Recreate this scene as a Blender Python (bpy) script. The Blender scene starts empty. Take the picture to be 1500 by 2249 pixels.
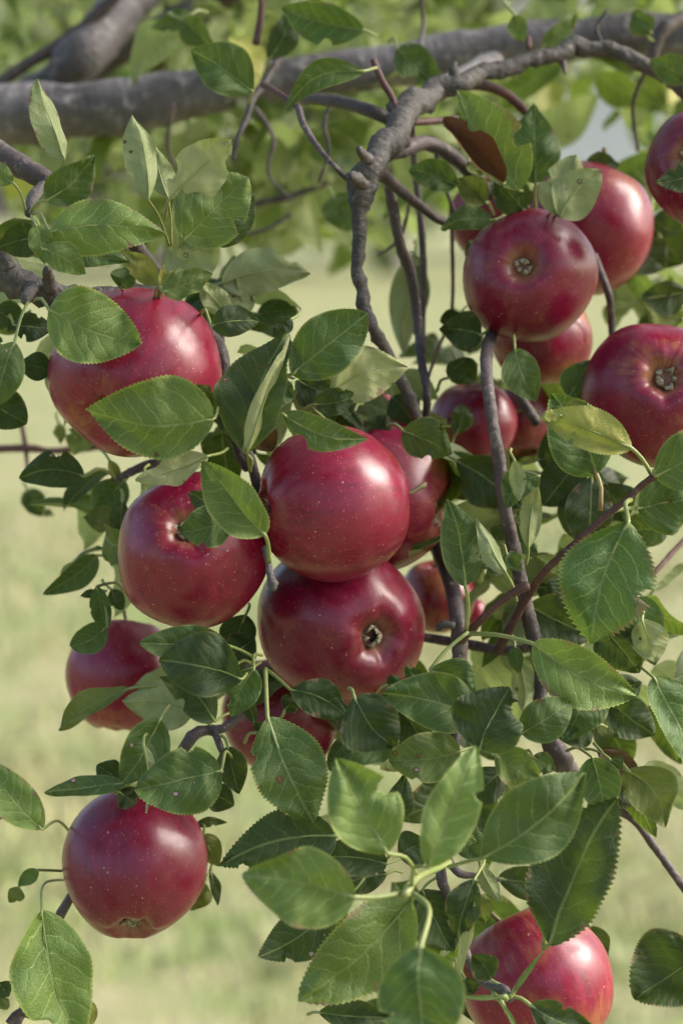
import bpy, bmesh, math, random
from mathutils import Vector, Matrix, noise
R_ = math.radians
random.seed(11)
SC = bpy.context.scene
COL = SC.collection

# ------------------------------------------------------------------ camera
FPX = 5312.0                      # focal length in photo pixels (85 mm on a 24 mm wide frame)
D0 = 1.13                         # distance to the plane of focus
CAM_Z, PITCH = 1.45, R_(-7.0)
cam = bpy.data.cameras.new('camera')
cam.lens = 85; cam.sensor_fit = 'HORIZONTAL'; cam.sensor_width = 24
cam.clip_start = 0.05; cam.clip_end = 2000
cam.dof.use_dof = True; cam.dof.focus_distance = D0; cam.dof.aperture_fstop = 6.5
cam.dof.aperture_blades = 9
camo = bpy.data.objects.new('camera', cam); COL.objects.link(camo)
camo.location = (0, 0, CAM_Z); camo.rotation_euler = (R_(90) + PITCH, 0, 0)
SC.camera = camo
CM = Matrix.Translation((0, 0, CAM_Z)) @ Matrix.Rotation(R_(90) + PITCH, 4, 'X')
CR = CM.to_3x3()
def zmap(z): return z if z > -.055 else -.055 + (z + .055) * 1.9     # the nearest shoot hangs well forward
def zo(px, py):                   # the upper right boughs lie further back
    a = min(1, max(0, (px - 820) / 120)); b = min(1, max(0, (860 - py) / 160)); return .05 * a * b
def at(px, py, z=0.0):            # photo pixel + depth behind the focus plane -> world point
    d = D0 + zmap(z)
    return CM @ Vector(((px - 750) / FPX * d, -(py - 1124.5) / FPX * d, -d))
def pxs(z=0.0): return (D0 + zmap(z)) / FPX          # metres per photo pixel at that depth

# ------------------------------------------------------------------ light
SUN_EL, SUN_AZ = R_(37), R_(84)   # azimuth from +Y (away from camera) towards +X (right)
w = bpy.data.worlds.new('World'); SC.world = w; w.use_nodes = True
nt = w.node_tree; nt.nodes.clear()
sky = nt.nodes.new('ShaderNodeTexSky'); sky.sky_type = 'NISHITA'; sky.sun_disc = False
sky.sun_elevation = SUN_EL; sky.sun_rotation = SUN_AZ
sky.air_density = 1.0; sky.dust_density = 4.0; sky.ozone_density = 1.0
bg = nt.nodes.new('ShaderNodeBackground'); bg.inputs['Strength'].default_value = 0.115
wo = nt.nodes.new('ShaderNodeOutputWorld')
nt.links.new(sky.outputs[0], bg.inputs[0]); nt.links.new(bg.outputs[0], wo.inputs[0])
sl = bpy.data.lights.new('sun', 'SUN'); sl.energy = 3.0; sl.angle = R_(34); sl.color = (1.0, 0.95, 0.88)
so = bpy.data.objects.new('sun', sl); COL.objects.link(so)
sdir = Vector((math.sin(SUN_AZ) * math.cos(SUN_EL), math.cos(SUN_AZ) * math.cos(SUN_EL), math.sin(SUN_EL)))
so.rotation_euler = sdir.to_track_quat('Z', 'Y').to_euler(); so.location = (3, 3, 5)
vs = SC.view_settings
vs.view_transform = 'Standard'; vs.look = 'None'; vs.gamma = 1; vs.use_curve_mapping = False
vs.exposure = 1.5
SC.cycles.max_bounces = 8; SC.cycles.transmission_bounces = 6

# ------------------------------------------------------------------ material helpers
class NG:
    def __init__(s, name):
        s.m = bpy.data.materials.new(name); s.m.use_nodes = True
        s.t = s.m.node_tree; s.t.nodes.clear()
        s.out = s.n('ShaderNodeOutputMaterial')
    def n(s, typ, **kw):
        nd = s.t.nodes.new(typ)
        for k, v in kw.items(): setattr(nd, k, v)
        return nd
    def put(s, nd, key, val):
        if val is None: return
        if isinstance(val, bpy.types.NodeSocket): s.t.links.new(val, nd.inputs[key])
        else: nd.inputs[key].default_value = val
    def math(s, op, a, b=None, c=None, clamp=False):
        nd = s.n('ShaderNodeMath', operation=op); nd.use_clamp = clamp
        s.put(nd, 0, a); s.put(nd, 1, b); s.put(nd, 2, c); return nd.outputs[0]
    def mix(s, f, a, b, mode='MIX'):
        nd = s.n('ShaderNodeMix', data_type='RGBA', blend_type=mode)
        s.put(nd, 0, f); s.put(nd, 6, a); s.put(nd, 7, b); return nd.outputs[2]
    def ramp(s, x, a, b, c=0.0, d=1.0):          # smoothstep map
        nd = s.n('ShaderNodeMapRange', interpolation_type='SMOOTHSTEP')
        s.put(nd, 0, x); s.put(nd, 1, a); s.put(nd, 2, b); s.put(nd, 3, c); s.put(nd, 4, d); return nd.outputs[0]
    def noise(s, vec, scale, detail=4.0, rough=0.55):
        nd = s.n('ShaderNodeTexNoise'); s.put(nd, 'Vector', vec); s.put(nd, 'Scale', scale)
        s.put(nd, 'Detail', detail); s.put(nd, 'Roughness', rough); return nd.outputs['Fac']
    def vor(s, vec, scale, feature='F1', rnd=1.0):
        nd = s.n('ShaderNodeTexVoronoi', feature=feature); s.put(nd, 'Vector', vec); s.put(nd, 'Scale', scale)
        s.put(nd, 'Randomness', rnd); return nd
    def vmul(s, v, k):
        nd = s.n('ShaderNodeVectorMath', operation='MULTIPLY'); s.put(nd, 0, v); nd.inputs[1].default_value = k; return nd.outputs[0]
    def vadd(s, v, k):
        nd = s.n('ShaderNodeVectorMath', operation='ADD'); s.put(nd, 0, v); s.put(nd, 1, k); return nd.outputs[0]
    def sep(s, v):
        nd = s.n('ShaderNodeSeparateXYZ'); s.put(nd, 0, v); return nd.outputs
    def bump(s, h, strength, dist):
        nd = s.n('ShaderNodeBump'); s.put(nd, 'Height', h); s.put(nd, 'Strength', strength); s.put(nd, 'Distance', dist); return nd.outputs[0]
    def bsdf(s, col, rough, normal=None, **kw):
        nd = s.n('ShaderNodeBsdfPrincipled'); s.put(nd, 'Base Color', col); s.put(nd, 'Roughness', rough)
        if normal is not None: s.put(nd, 'Normal', normal)
        for k, v in kw.items(): s.put(nd, k.replace('_', ' '), v)
        return nd.outputs[0]
    def finish(s, sh): s.t.links.new(sh, s.out.inputs[0]); return s.m
def C4(r, g, b): return (r, g, b, 1.0)

def leaf_material(name, fine=True):
    g = NG(name)
    uv = g.n('ShaderNodeUVMap', uv_map='leaf_uv').outputs[0]
    u, y, _ = g.sep(uv)
    rim = g.n('ShaderNodeAttribute', attribute_name='rim').outputs['Fac']
    oi = g.n('ShaderNodeObjectInfo')
    sc = g.n('ShaderNodeSeparateColor'); g.put(sc, 0, oi.outputs['Color'])
    tone, yel, spot = sc.outputs[0], sc.outputs[1], sc.outputs[2]
    brown = g.math('SUBTRACT', 1.0, oi.outputs['Alpha'])
    rnd = oi.outputs['Random']
    off = g.n('ShaderNodeCombineXYZ'); g.put(off, 0, g.math('MULTIPLY', rnd, 37.0)); g.put(off, 1, g.math('MULTIPLY', rnd, 91.0))
    ruv = g.vadd(uv, off.outputs[0])
    back = g.n('ShaderNodeNewGeometry').outputs['Backfacing']
    ay = g.math('ABSOLUTE', y)
    wob = g.noise(ruv, 6.0, 2.0)
    t = g.math('SUBTRACT', u, g.math('MULTIPLY', ay, 0.62))
    t = g.math('SUBTRACT', t, g.math('MULTIPLY', g.math('MULTIPLY', ay, ay), 1.3))
    t = g.math('ADD', t, g.math('MULTIPLY', wob, 0.16))
    side = g.math('GREATER_THAN', y, 0.0)
    s = g.math('ADD', g.math('MULTIPLY', t, 6.6), g.math('MULTIPLY', side, 0.43))
    fr = g.math('ABSOLUTE', g.math('SUBTRACT', g.math('FRACT', s), 0.5))     # 0 on the vein .. 0.5 between
    lat = g.ramp(fr, 0.012, 0.055, 1.0, 0.0)
    lat = g.math('MULTIPLY', lat, g.ramp(rim, 0.55, 1.0, 1.0, 0.15))
    mid = g.ramp(ay, 0.004, 0.016, 1.0, 0.0)
    vein = g.math('MAXIMUM', lat, mid)
    puff = g.ramp(fr, 0.0, 0.4)
    n1 = g.noise(ruv, 3.5, 4.0)
    n2 = g.noise(ruv, 28.0, 3.0)
    if fine:
        d2e = g.vor(ruv, 34.0, 'DISTANCE_TO_EDGE').outputs['Distance']
        net = g.ramp(d2e, 0.02, 0.12, 1.0, 0.0)
        d3e = g.vor(ruv, 90.0, 'DISTANCE_TO_EDGE').outputs['Distance']
        net2 = g.ramp(d3e, 0.02, 0.2, 1.0, 0.0)
    top = g.mix(n1, C4(0.013, 0.044, 0.008), C4(0.046, 0.120, 0.019))
    top = g.mix(g.math('MULTIPLY', n2, 0.35), top, C4(0.065, 0.105, 0.028))
    und = g.mix(n1, C4(0.24, 0.30, 0.135), C4(0.35, 0.40, 0.21))
    yc = g.mix(n1, C4(0.24, 0.25, 0.045), C4(0.40, 0.35, 0.085))
    yf = g.math('MULTIPLY', yel, g.math('ADD', 0.45, g.math('MULTIPLY', n1, 1.0)), clamp=True)
    top = g.mix(yf, top, yc)
    und = g.mix(g.math('MULTIPLY', yf, 0.7), und, C4(0.46, 0.45, 0.19))
    edge = g.ramp(rim, 0.90, 1.0)
    top = g.mix(g.math('MULTIPLY', edge, 0.65), top, C4(0.27, 0.29, 0.08))
    if fine:
        top = g.mix(g.math('MULTIPLY', net, 0.26), top, C4(0.16, 0.21, 0.06))
        top = g.mix(g.math('MULTIPLY', net2, 0.08), top, C4(0.16, 0.21, 0.06))
        und = g.mix(g.math('MULTIPLY', net, 0.2), und, C4(0.30, 0.34, 0.18))
    top = g.mix(g.math('MULTIPLY', lat, 0.5), top, C4(0.24, 0.30, 0.11))
    und = g.mix(g.math('MULTIPLY', vein, 0.55), und, C4(0.42, 0.43, 0.24))
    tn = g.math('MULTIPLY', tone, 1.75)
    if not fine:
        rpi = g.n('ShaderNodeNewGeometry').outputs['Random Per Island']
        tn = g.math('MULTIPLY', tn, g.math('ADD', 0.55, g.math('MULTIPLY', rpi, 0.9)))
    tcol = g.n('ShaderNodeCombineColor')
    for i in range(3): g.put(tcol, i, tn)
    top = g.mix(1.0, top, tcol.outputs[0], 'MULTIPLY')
    top = g.mix(g.math('MULTIPLY', mid, 0.6), top, C4(0.24, 0.29, 0.11))
    col = g.mix(back, top, und)
    # leaf spots: brown ring, paler centre
    vo = g.vor(ruv, 4.2, 'F1', 1.0)
    vc = g.n('ShaderNodeSeparateColor'); g.put(vc, 0, vo.outputs['Color'])
    sel = g.math('GREATER_THAN', g.math('ADD', vc.outputs[0], g.math('MULTIPLY', spot, 0.9)), 1.0)
    dd = g.math('ADD', vo.outputs['Distance'], g.math('MULTIPLY', g.math('SUBTRACT', n2, 0.5), 0.14))
    rad = g.math('ADD', 0.07, g.math('MULTIPLY', vc.outputs[1], 0.13))
    q = g.math('DIVIDE', dd, rad)
    sp = g.math('MULTIPLY', sel, g.ramp(q, 0.85, 1.1, 1.0, 0.0))
    core = g.math('MULTIPLY', sel, g.ramp(q, 0.45, 0.75, 1.0, 0.0))
    col = g.mix(sp, col, C4(0.085, 0.036, 0.018))
    corec = g.mix(vc.outputs[2], C4(0.15, 0.06, 0.035), C4(0.42, 0.32, 0.33))
    col = g.mix(core, col, corec)
    dead = g.mix(n2, C4(0.09, 0.040, 0.017), C4(0.22, 0.10, 0.04))
    col = g.mix(brown, col, dead)
    n4 = g.noise(ruv, 5.0, 3.0, 0.7)
    bm = g.math('MULTIPLY', g.ramp(g.math('ADD', g.math('MULTIPLY', rim, 0.55), n4), 1.02, 1.1), g.ramp(g.math('FRACT', g.math('MULTIPLY', rnd, 7.3)), 0.45, 0.6))
    col = g.mix(g.math('MULTIPLY', bm, 0.85), col, g.mix(n2, C4(0.10, 0.045, 0.02), C4(0.34, 0.24, 0.15)))
    h = g.math('SUBTRACT', g.math('MULTIPLY', puff, 0.4), g.math('MULTIPLY', mid, 0.5))
    h = g.math('ADD', h, g.math('MULTIPLY', n1, 0.5))
    if fine:
        h = g.math('SUBTRACT', h, g.math('MULTIPLY', net, 0.22))
        h = g.math('SUBTRACT', h, g.math('MULTIPLY', net2, 0.08))
    nrm = g.bump(h, 0.5, 0.0012)
    rough = g.math('ADD', 0.38, g.math('MULTIPLY', n2, 0.2))
    rough = g.math('ADD', rough, g.math('MULTIPLY', back, 0.25))
    pb = g.bsdf(col, rough, nrm, Specular_IOR_Level=0.42)
    tr = g.n('ShaderNodeBsdfTranslucent')
    tc = g.mix(0.55, col, C4(0.20, 0.30, 0.03))
    tc = g.mix(brown, tc, C4(0.05, 0.02, 0.01))
    g.put(tr, 'Color', tc); g.put(tr, 'Normal', nrm)
    mx = g.n('ShaderNodeMixShader'); g.put(mx, 0, 0.24 if fine else 0.45)
    g.t.links.new(pb, mx.inputs[1]); g.t.links.new(tr.outputs[0], mx.inputs[2])
    return g.finish(mx.outputs[0])

def apple_material():
    g = NG('apple_skin')
    co = g.n('ShaderNodeTexCoord').outputs['Object']
    oi = g.n('ShaderNodeObjectInfo'); rnd = oi.outputs['Random']
    sc = g.n('ShaderNodeSeparateColor'); g.put(sc, 0, oi.outputs['Color'])
    dark, green, freck = sc.outputs[0], sc.outputs[1], sc.outputs[2]
    p = g.vmul(co, (28.0, 28.0, 28.0))
    off = g.n('ShaderNodeCombineXYZ')
    for i, k in enumerate((53.0, 17.0, 71.0)): g.put(off, i, g.math('MULTIPLY', rnd, k))
    q = g.vadd(p, off.outputs[0])
    x, y, z = g.sep(p)
    ang = g.math('ARCTAN2', y, x)
    rr = g.math('SQRT', g.math('ADD', g.math('MULTIPLY', x, x), g.math('MULTIPLY', y, y)))
    inv = g.math('DIVIDE', 1.0, g.math('MAXIMUM', rr, 0.02))
    sv = g.n('ShaderNodeCombineXYZ')
    g.put(sv, 0, g.math('MULTIPLY', x, inv)); g.put(sv, 1, g.math('MULTIPLY', y, inv)); g.put(sv, 2, g.math('MULTIPLY', z, 0.22))
    sv = g.vadd(sv.outputs[0], off.outputs[0])
    st = g.noise(sv, 9.0, 6.0, 0.7)
    st2 = g.noise(sv, 30.0, 3.0, 0.6)
    n1 = g.noise(q, 1.6, 4.0); n2 = g.noise(q, 5.0, 5.0, 0.6); n3 = g.noise(q, 60.0, 2.0)
    streak = g.math('ADD', g.math('MULTIPLY', st, 0.7), g.math('MULTIPLY', st2, 0.3))
    red = g.mix(g.ramp(streak, 0.25, 0.78), C4(0.115, 0.0008, 0.015), C4(0.33, 0.0035, 0.046))
    red = g.mix(g.ramp(n1, 0.35, 0.7), red, C4(0.20, 0.0015, 0.022))
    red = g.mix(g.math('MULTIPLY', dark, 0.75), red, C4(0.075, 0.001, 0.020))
    gm = g.math('ADD', g.math('MULTIPLY', n1, 0.8), g.math('MULTIPLY', streak, 0.5))
    gm = g.math('ADD', gm, g.math('MULTIPLY', g.math('ABSOLUTE', z), 0.20))
    gm = g.math('ADD', gm, g.math('MULTIPLY', green, 0.45))
    gmask = g.ramp(gm, 0.88, 1.16)
    red = g.mix(g.math('MULTIPLY', gmask, 0.8), red, g.mix(n2, C4(0.34, 0.22, 0.05), C4(0.38, 0.06, 0.035)))
    # fine speckle and lenticels
    red = g.mix(g.math('MULTIPLY', g.ramp(n3, 0.52, 0.75), 0.07), red, C4(0.46, 0.06, 0.08))
    vo = g.vor(q, 8.5); vc = g.n('ShaderNodeSeparateColor'); g.put(vc, 0, vo.outputs['Color'])
    rad = g.math('ADD', 0.04, g.math('MULTIPLY', g.math('MULTIPLY', vc.outputs[0], vc.outputs[0]), 0.11))
    dot = g.ramp(g.math('DIVIDE', vo.outputs['Distance'], rad), 0.6, 1.0, 1.0, 0.0)
    vo2 = g.vor(q, 19.0); vc2 = g.n('ShaderNodeSeparateColor'); g.put(vc2, 0, vo2.outputs['Color'])
    dot2 = g.math('MULTIPLY', g.ramp(vo2.outputs['Distance'], 0.08, 0.17, 1.0, 0.0), g.math('GREATER_THAN', vc2.outputs[1], 0.25))
    red = g.mix(g.math('MULTIPLY', dot2, g.math('ADD', 0.5, g.math('MULTIPLY', freck, 0.5))), red, C4(0.60, 0.24, 0.20))
    red = g.mix(g.math('MULTIPLY', dot, 0.6), red, C4(0.66, 0.38, 0.32))
    # bruise specks
    vo3 = g.vor(q, 1.7); vc3 = g.n('ShaderNodeSeparateColor'); g.put(vc3, 0, vo3.outputs['Color'])
    br = g.math('MULTIPLY', g.ramp(vo3.outputs['Distance'], 0.03, 0.09, 1.0, 0.0), g.math('GREATER_THAN', vc3.outputs[0], 0.75))
    red = g.mix(g.math('MULTIPLY', br, 0.7), red, C4(0.04, 0.012, 0.015))
    # waxy bloom
    bl = g.math('MULTIPLY', g.ramp(n2, 0.35, 0.75), 0.05)
    red = g.mix(bl, red, C4(0.40, 0.22, 0.30))
    # cork russet in both hollows
    hol = g.math('MULTIPLY', g.ramp(rr, 0.16, 0.34, 1.0, 0.0), g.ramp(g.math('ABSOLUTE', z), 0.45, 0.6))
    red = g.mix(g.math('MULTIPLY', hol, g.ramp(streak, 0.3, 0.62, 0.15, 0.75)), red, C4(0.30, 0.16, 0.08))
    h = g.math('ADD', g.math('MULTIPLY', n3, 0.06), g.math('ADD', g.math('MULTIPLY', n2, 0.25), g.math('MULTIPLY', dot, 0.05)))
    nrm = g.bump(h, 0.35, 0.0015)
    rough = g.math('ADD', 0.21, g.math('MULTIPLY', n2, 0.17))
    return g.finish(g.bsdf(red, rough, nrm, Specular_IOR_Level=0.5, Coat_Weight=0.12, Coat_Roughness=0.45))

def bark_material(name, a, b, c, sc=1.0, bump=0.9):
    g = NG(name)
    co = g.n('ShaderNodeTexCoord').outputs['Object']
    uv = g.n('ShaderNodeUVMap', uv_map='tube_uv').outputs[0]
    n1 = g.noise(co, 22.0 * sc, 4.0); n2 = g.noise(co, 160.0 * sc, 5.0, 0.65)
    ring = g.noise(g.vmul(uv, (3.0, 260.0 * sc, 1.0)), 1.0, 3.0, 0.6)
    col = g.mix(g.ramp(n1, 0.35, 0.65), C4(*a), C4(*b))
    col = g.mix(g.math('MULTIPLY', g.ramp(n2, 0.5, 0.75), 0.8), col, C4(*c))
    col = g.mix(g.math('MULTIPLY', g.ramp(ring, 0.58, 0.72), 0.45), col, C4(*[k * 0.45 for k in a]))
    vo = g.vor(co, 240.0 * sc)
    len_ = g.math('MULTIPLY', g.ramp(vo.outputs['Distance'], 0.08, 0.2, 1.0, 0.0), g.ramp(n1, 0.4, 0.6))
    col = g.mix(g.math('MULTIPLY', len_, 0.6), col, C4(*[min(1, k * 1.6) for k in c]))
    h = g.math('ADD', g.math('MULTIPLY', n2, 0.8), g.math('MULTIPLY', ring, 0.6))
    return g.finish(g.bsdf(col, g.math('ADD', 0.5, g.math('MULTIPLY', n2, 0.25)), g.bump(h, bump, 0.0014)))

def plain(name, a, b, scale, rough=0.6, bump=0.3, dist=0.0005):
    g = NG(name); co = g.n('ShaderNodeTexCoord').outputs['Object']
    n = g.noise(co, scale, 4.0)
    return g.finish(g.bsdf(g.mix(g.ramp(n, 0.3, 0.7), C4(*a), C4(*b)), rough, g.bump(n, bump, dist)))

M = {}
M['leaf'] = leaf_material('leaf_blade')
M['leaf_far'] = leaf_material('far_leaf_blade', fine=False)
M['apple'] = apple_material()
M['limb'] = bark_material('limb_bark', (0.065, 0.054, 0.058), (0.175, 0.152, 0.160), (0.36, 0.33, 0.33), 0.7, 1.8)
M['branch'] = bark_material('branch_bark', (0.042, 0.030, 0.031), (0.095, 0.072, 0.072), (0.22, 0.18, 0.165))
M['old'] = bark_material('rough_spur_bark', (0.050, 0.044, 0.042), (0.10, 0.085, 0.08), (0.21, 0.19, 0.175), 1.4, 1.6)
M['twig'] = bark_material('twig_bark', (0.060, 0.020, 0.020), (0.095, 0.040, 0.036), (0.17, 0.10, 0.085), 1.5, 0.5)
M['petiole'] = plain('petiole_green', (0.19, 0.24, 0.07), (0.28, 0.31, 0.11), 60, 0.45)
M['petiole_red'] = plain('petiole_blush', (0.24, 0.10, 0.055), (0.30, 0.30, 0.10), 45, 0.45)
M['calyx'] = plain('calyx_fuzz', (0.17, 0.125, 0.075), (0.46, 0.41, 0.30), 900, 0.9, 0.8)
M['calyx_dark'] = plain('calyx_inside', (0.012, 0.010, 0.006), (0.05, 0.035, 0.02), 700, 0.9)
M['stem'] = plain('apple_stem', (0.09, 0.06, 0.03), (0.2, 0.17, 0.07), 300, 0.6)

# ------------------------------------------------------------------ object helpers
def link(name, verts, faces, mats, parent=None, uvs=None, uvname='tube_uv', smooth=True, rim=None, midx=None):
    me = bpy.data.meshes.new(name); me.from_pydata(verts, [], faces)
    for m in (mats if isinstance(mats, (list, tuple)) else [mats]): me.materials.append(m)
    if uvs is not None:
        ul = me.uv_layers.new(name=uvname)
        li = [0] * len(me.loops); me.loops.foreach_get('vertex_index', li)
        flat = []
        for i in li: flat += uvs[i]
        ul.data.foreach_set('uv', flat)
    if rim is not None:
        a = me.attributes.new('rim', 'FLOAT', 'POINT'); a.data.foreach_set('value', rim)
    if midx is not None: me.polygons.foreach_set('material_index', midx)
    if smooth: me.polygons.foreach_set('use_smooth', [True] * len(me.polygons))
    me.update()
    o = bpy.data.objects.new(name, me); COL.objects.link(o)
    if parent is not None:
        o.parent = parent; 
    return o
def local(parent_loc, vs_): return [tuple(Vector(v) - parent_loc) for v in vs_]
def empty(name, loc, label=None, cat=None, group=None):
    o = bpy.data.objects.new(name, None); COL.objects.link(o); o.location = loc; o.empty_display_size = 0.02
    tag(o, label, cat, group); return o
def tag(o, label=None, cat=None, group=None, kind=None):
    if label: o['label'] = label
    if cat: o['category'] = cat
    if group: o['group'] = group
    if kind: o['kind'] = kind
    return o

def smooth_path(pts, rads, step):
    P = [Vector(p) for p in pts]; out, rr = [], []
    n = len(P)
    for i in range(n - 1):
        p0 = P[max(i - 1, 0)]; p1 = P[i]; p2 = P[i + 1]; p3 = P[min(i + 2, n - 1)]
        k = max(2, int((p2 - p1).length / step))
        for j in range(k):
            t = j / k; t2 = t * t; t3 = t2 * t
            out.append(0.5 * ((2 * p1) + (p2 - p0) * t + (2 * p0 - 5 * p1 + 4 * p2 - p3) * t2 + (3 * p1 - p0 - 3 * p2 + p3) * t3))
            rr.append(rads[i] * (1 - t) + rads[i + 1] * t)
    out.append(P[-1]); rr.append(rads[-1]); return out, rr
def tube(pts, rads, segs=9, step=None, rough=0.0, seed=0.0, base=0, knob=0.0, nscale=1.0):
    if step is None: step = max(min(rads) * 1.2, 0.002)
    P, Rr = smooth_path(pts, rads, step)
    vs_, fs, uvs = [], [], []
    tan = (P[1] - P[0]).normalized()
    nrm = tan.orthogonal().normalized(); L = 0.0
    for i, p in enumerate(P):
        if i > 0:
            L += (p - P[i - 1]).length
            t2 = (P[min(i + 1, len(P) - 1)] - P[i - 1]).normalized()
            q = tan.rotation_difference(t2); nrm = (q @ nrm); tan = t2
            nrm = (nrm - tan * nrm.dot(tan)).normalized()
        b = tan.cross(nrm)
        for k in range(segs):
            a = 2 * math.pi * k / segs
            d = nrm * math.cos(a) + b * math.sin(a); r = Rr[i]
            if rough:
                f = nscale / max(r, 1e-4)
                nn = noise.noise((p + d * r) * (0.9 * f) + Vector((seed, seed * 3, 0)))
                nb = noise.noise(p * (0.35 * f) + Vector((seed * 2, 5, 0)))
                r *= 1 + rough * nn + rough * nb + knob * max(0, noise.noise(p * (0.6 * f) + d * 0.8 + Vector((9, seed, 2))) - 0.25)
            vs_.append(tuple(p + d * r)); uvs.append((k / segs, L))
    n = len(P)
    for i in range(n - 1):
        for k in range(segs):
            a = i * segs + k; b_ = i * segs + (k + 1) % segs
            fs.append((base + a, base + b_, base + b_ + segs, base + a + segs))
    c0 = len(vs_); vs_.append(tuple(P[0])); uvs.append((0, 0)); vs_.append(tuple(P[-1] + tan * Rr[-1] * 0.5)); uvs.append((0, L))
    for k in range(segs):
        fs.append((base + (k + 1) % segs, base + k, base + c0))
        e = (n - 1) * segs
        fs.append((base + e + k, base + e + (k + 1) % segs, base + c0 + 1))
    return vs_, fs, uvs

# ------------------------------------------------------------------ ground, far things
g = NG('lawn')
co = g.n('ShaderNodeTexCoord').outputs['Object']
n1 = g.noise(co, 0.9, 5.0, 0.6); n2 = g.noise(co, 4.5, 5.0, 0.65); n3 = g.noise(co, 40.0, 3.0)
col = g.mix(g.ramp(n1, 0.38, 0.62), C4(0.125, 0.175, 0.038), C4(0.225, 0.215, 0.09))
col = g.mix(g.math('MULTIPLY', g.ramp(n2, 0.42, 0.62), 0.65), col, C4(0.27, 0.235, 0.135))
col = g.mix(g.math('MULTIPLY', g.ramp(n2, 0.25, 0.42, 1.0, 0.0), 0.8), col, C4(0.085, 0.145, 0.025))
col = g.mix(g.math('MULTIPLY', n3, 0.3), col, C4(0.12, 0.14, 0.05))
M['lawn'] = g.finish(g.bsdf(col, 0.9, g.bump(n3, 0.8, 0.03)))
S = 700
NX = 40
gv, gf = [], []
for j in range(NX + 1):
    for i in range(NX + 1):
        a = (i / NX * 2 - 1); b = (j / NX * 2 - 1)
        x = S * abs(a) ** 2.4 * (1 if a > 0 else -1); y = S * abs(b) ** 2.4 * (1 if b > 0 else -1)
        rr = math.hypot(x, y)
        gv.append((x, y, 0.03 * noise.noise(Vector((x * 0.4, y * 0.4, 0))) - (0.0)))
for j in range(NX):
    for i in range(NX):
        k = j * (NX + 1) + i; gf.append((k, k + 1, k + NX + 2, k + NX + 1))
tag(link('lawn', gv, gf, M['lawn']), kind='structure')

# grass blades on the visible strip of lawn
M['blade'] = plain('grass_blade', (0.15, 0.21, 0.045), (0.36, 0.32, 0.15), 1.7, 0.6, 0.0)
bv, bf = [], []
for _ in range(42000):
    y = 3.2 + 9.0 * random.random() ** 1.7; hw = 0.22 * y + 0.5
    x = random.uniform(-hw, hw)
    if noise.noise(Vector((x * 1.4, y * 1.4, 3))) < random.uniform(-0.5, 0.25): continue
    h = random.uniform(0.02, 0.06); a = random.uniform(0, 6.283); ww = random.uniform(0.0015, 0.003) * (1 + y * 0.15)
    dx, dy = math.cos(a), math.sin(a); l = random.uniform(0.2, 0.9) * h
    b = len(bv); z0 = -0.012
    bv += [(x - dy * ww, y + dx * ww, z0), (x + dy * ww, y - dx * ww, z0),
           (x + dx * l * 0.4 + dy * ww * .7, y + dy * l * 0.4 - dx * ww * .7, h * 0.65), (x + dx * l * 0.4 - dy * ww * .7, y + dy * l * 0.4 + dx * ww * .7, h * 0.65),
           (x + dx * l, y + dy * l, h)]
    bf += [(b, b + 1, b + 2, b + 3), (b + 3, b + 2, b + 4)]
tag(link('grass', bv, bf, M['blade']), kind='stuff')

# pale house far behind
M['wall'] = plain('white_siding', (0.66, 0.66, 0.69), (0.74, 0.74, 0.76), 3.0, 0.6)
M['roof'] = plain('grey_roof', (0.16, 0.15, 0.15), (0.24, 0.23, 0.23), 8.0, 0.8)
M['glass'] = plain('window_glass', (0.05, 0.06, 0.07), (0.07, 0.08, 0.09), 2.0, 0.08)
def boxv(c, s):
    cx, cy, cz = c; sx, sy, sz = [k / 2 for k in s]
    v = [(cx + a * sx, cy + b * sy, cz + d * sz) for d in (-1, 1) for b in (-1, 1) for a in (-1, 1)]
    f = [(0, 2, 3, 1), (4, 5, 7, 6), (0, 1, 5, 4), (2, 6, 7, 3), (0, 4, 6, 2), (1, 3, 7, 5)]
    return v, f
def box(name, c, s, m, parent):
    v, f = boxv(c, s); return link(name, v, f, m, parent, smooth=False)
HY = 78.0
ho = empty('white_house', (11.6, HY, 0), 'pale white house seen blurred beyond the lawn behind the branches', 'house')
box('wall', (0, 4, 3.2), (11, 8, 6.4), M['wall'], ho)
for k in range(21):
    box('siding_board', (0, -0.012, 0.15 + k * 0.3), (11, 0.02, 0.28), M['wall'], ho)
rv = [(-6, -.6, 6.4), (6, -.6, 6.4), (6, 8.6, 6.4), (-6, 8.6, 6.4), (-6, 4, 9.4), (6, 4, 9.4)]
link('roof', rv, [(0, 1, 5, 4), (2, 3, 4, 5), (0, 4, 3), (1, 2, 5), (3, 2, 1, 0)], M['roof'], ho, smooth=False)
for x in (0.4, 3.4):
    for zz in (1.7, 4.7):
        fr_ = box('window', (x, -0.06, zz), (1.1, 0.08, 1.5), M['wall'], ho)
        box('pane', (x, -0.106, zz), (0.9, 0.012, 1.3), M['glass'], fr_)

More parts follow.
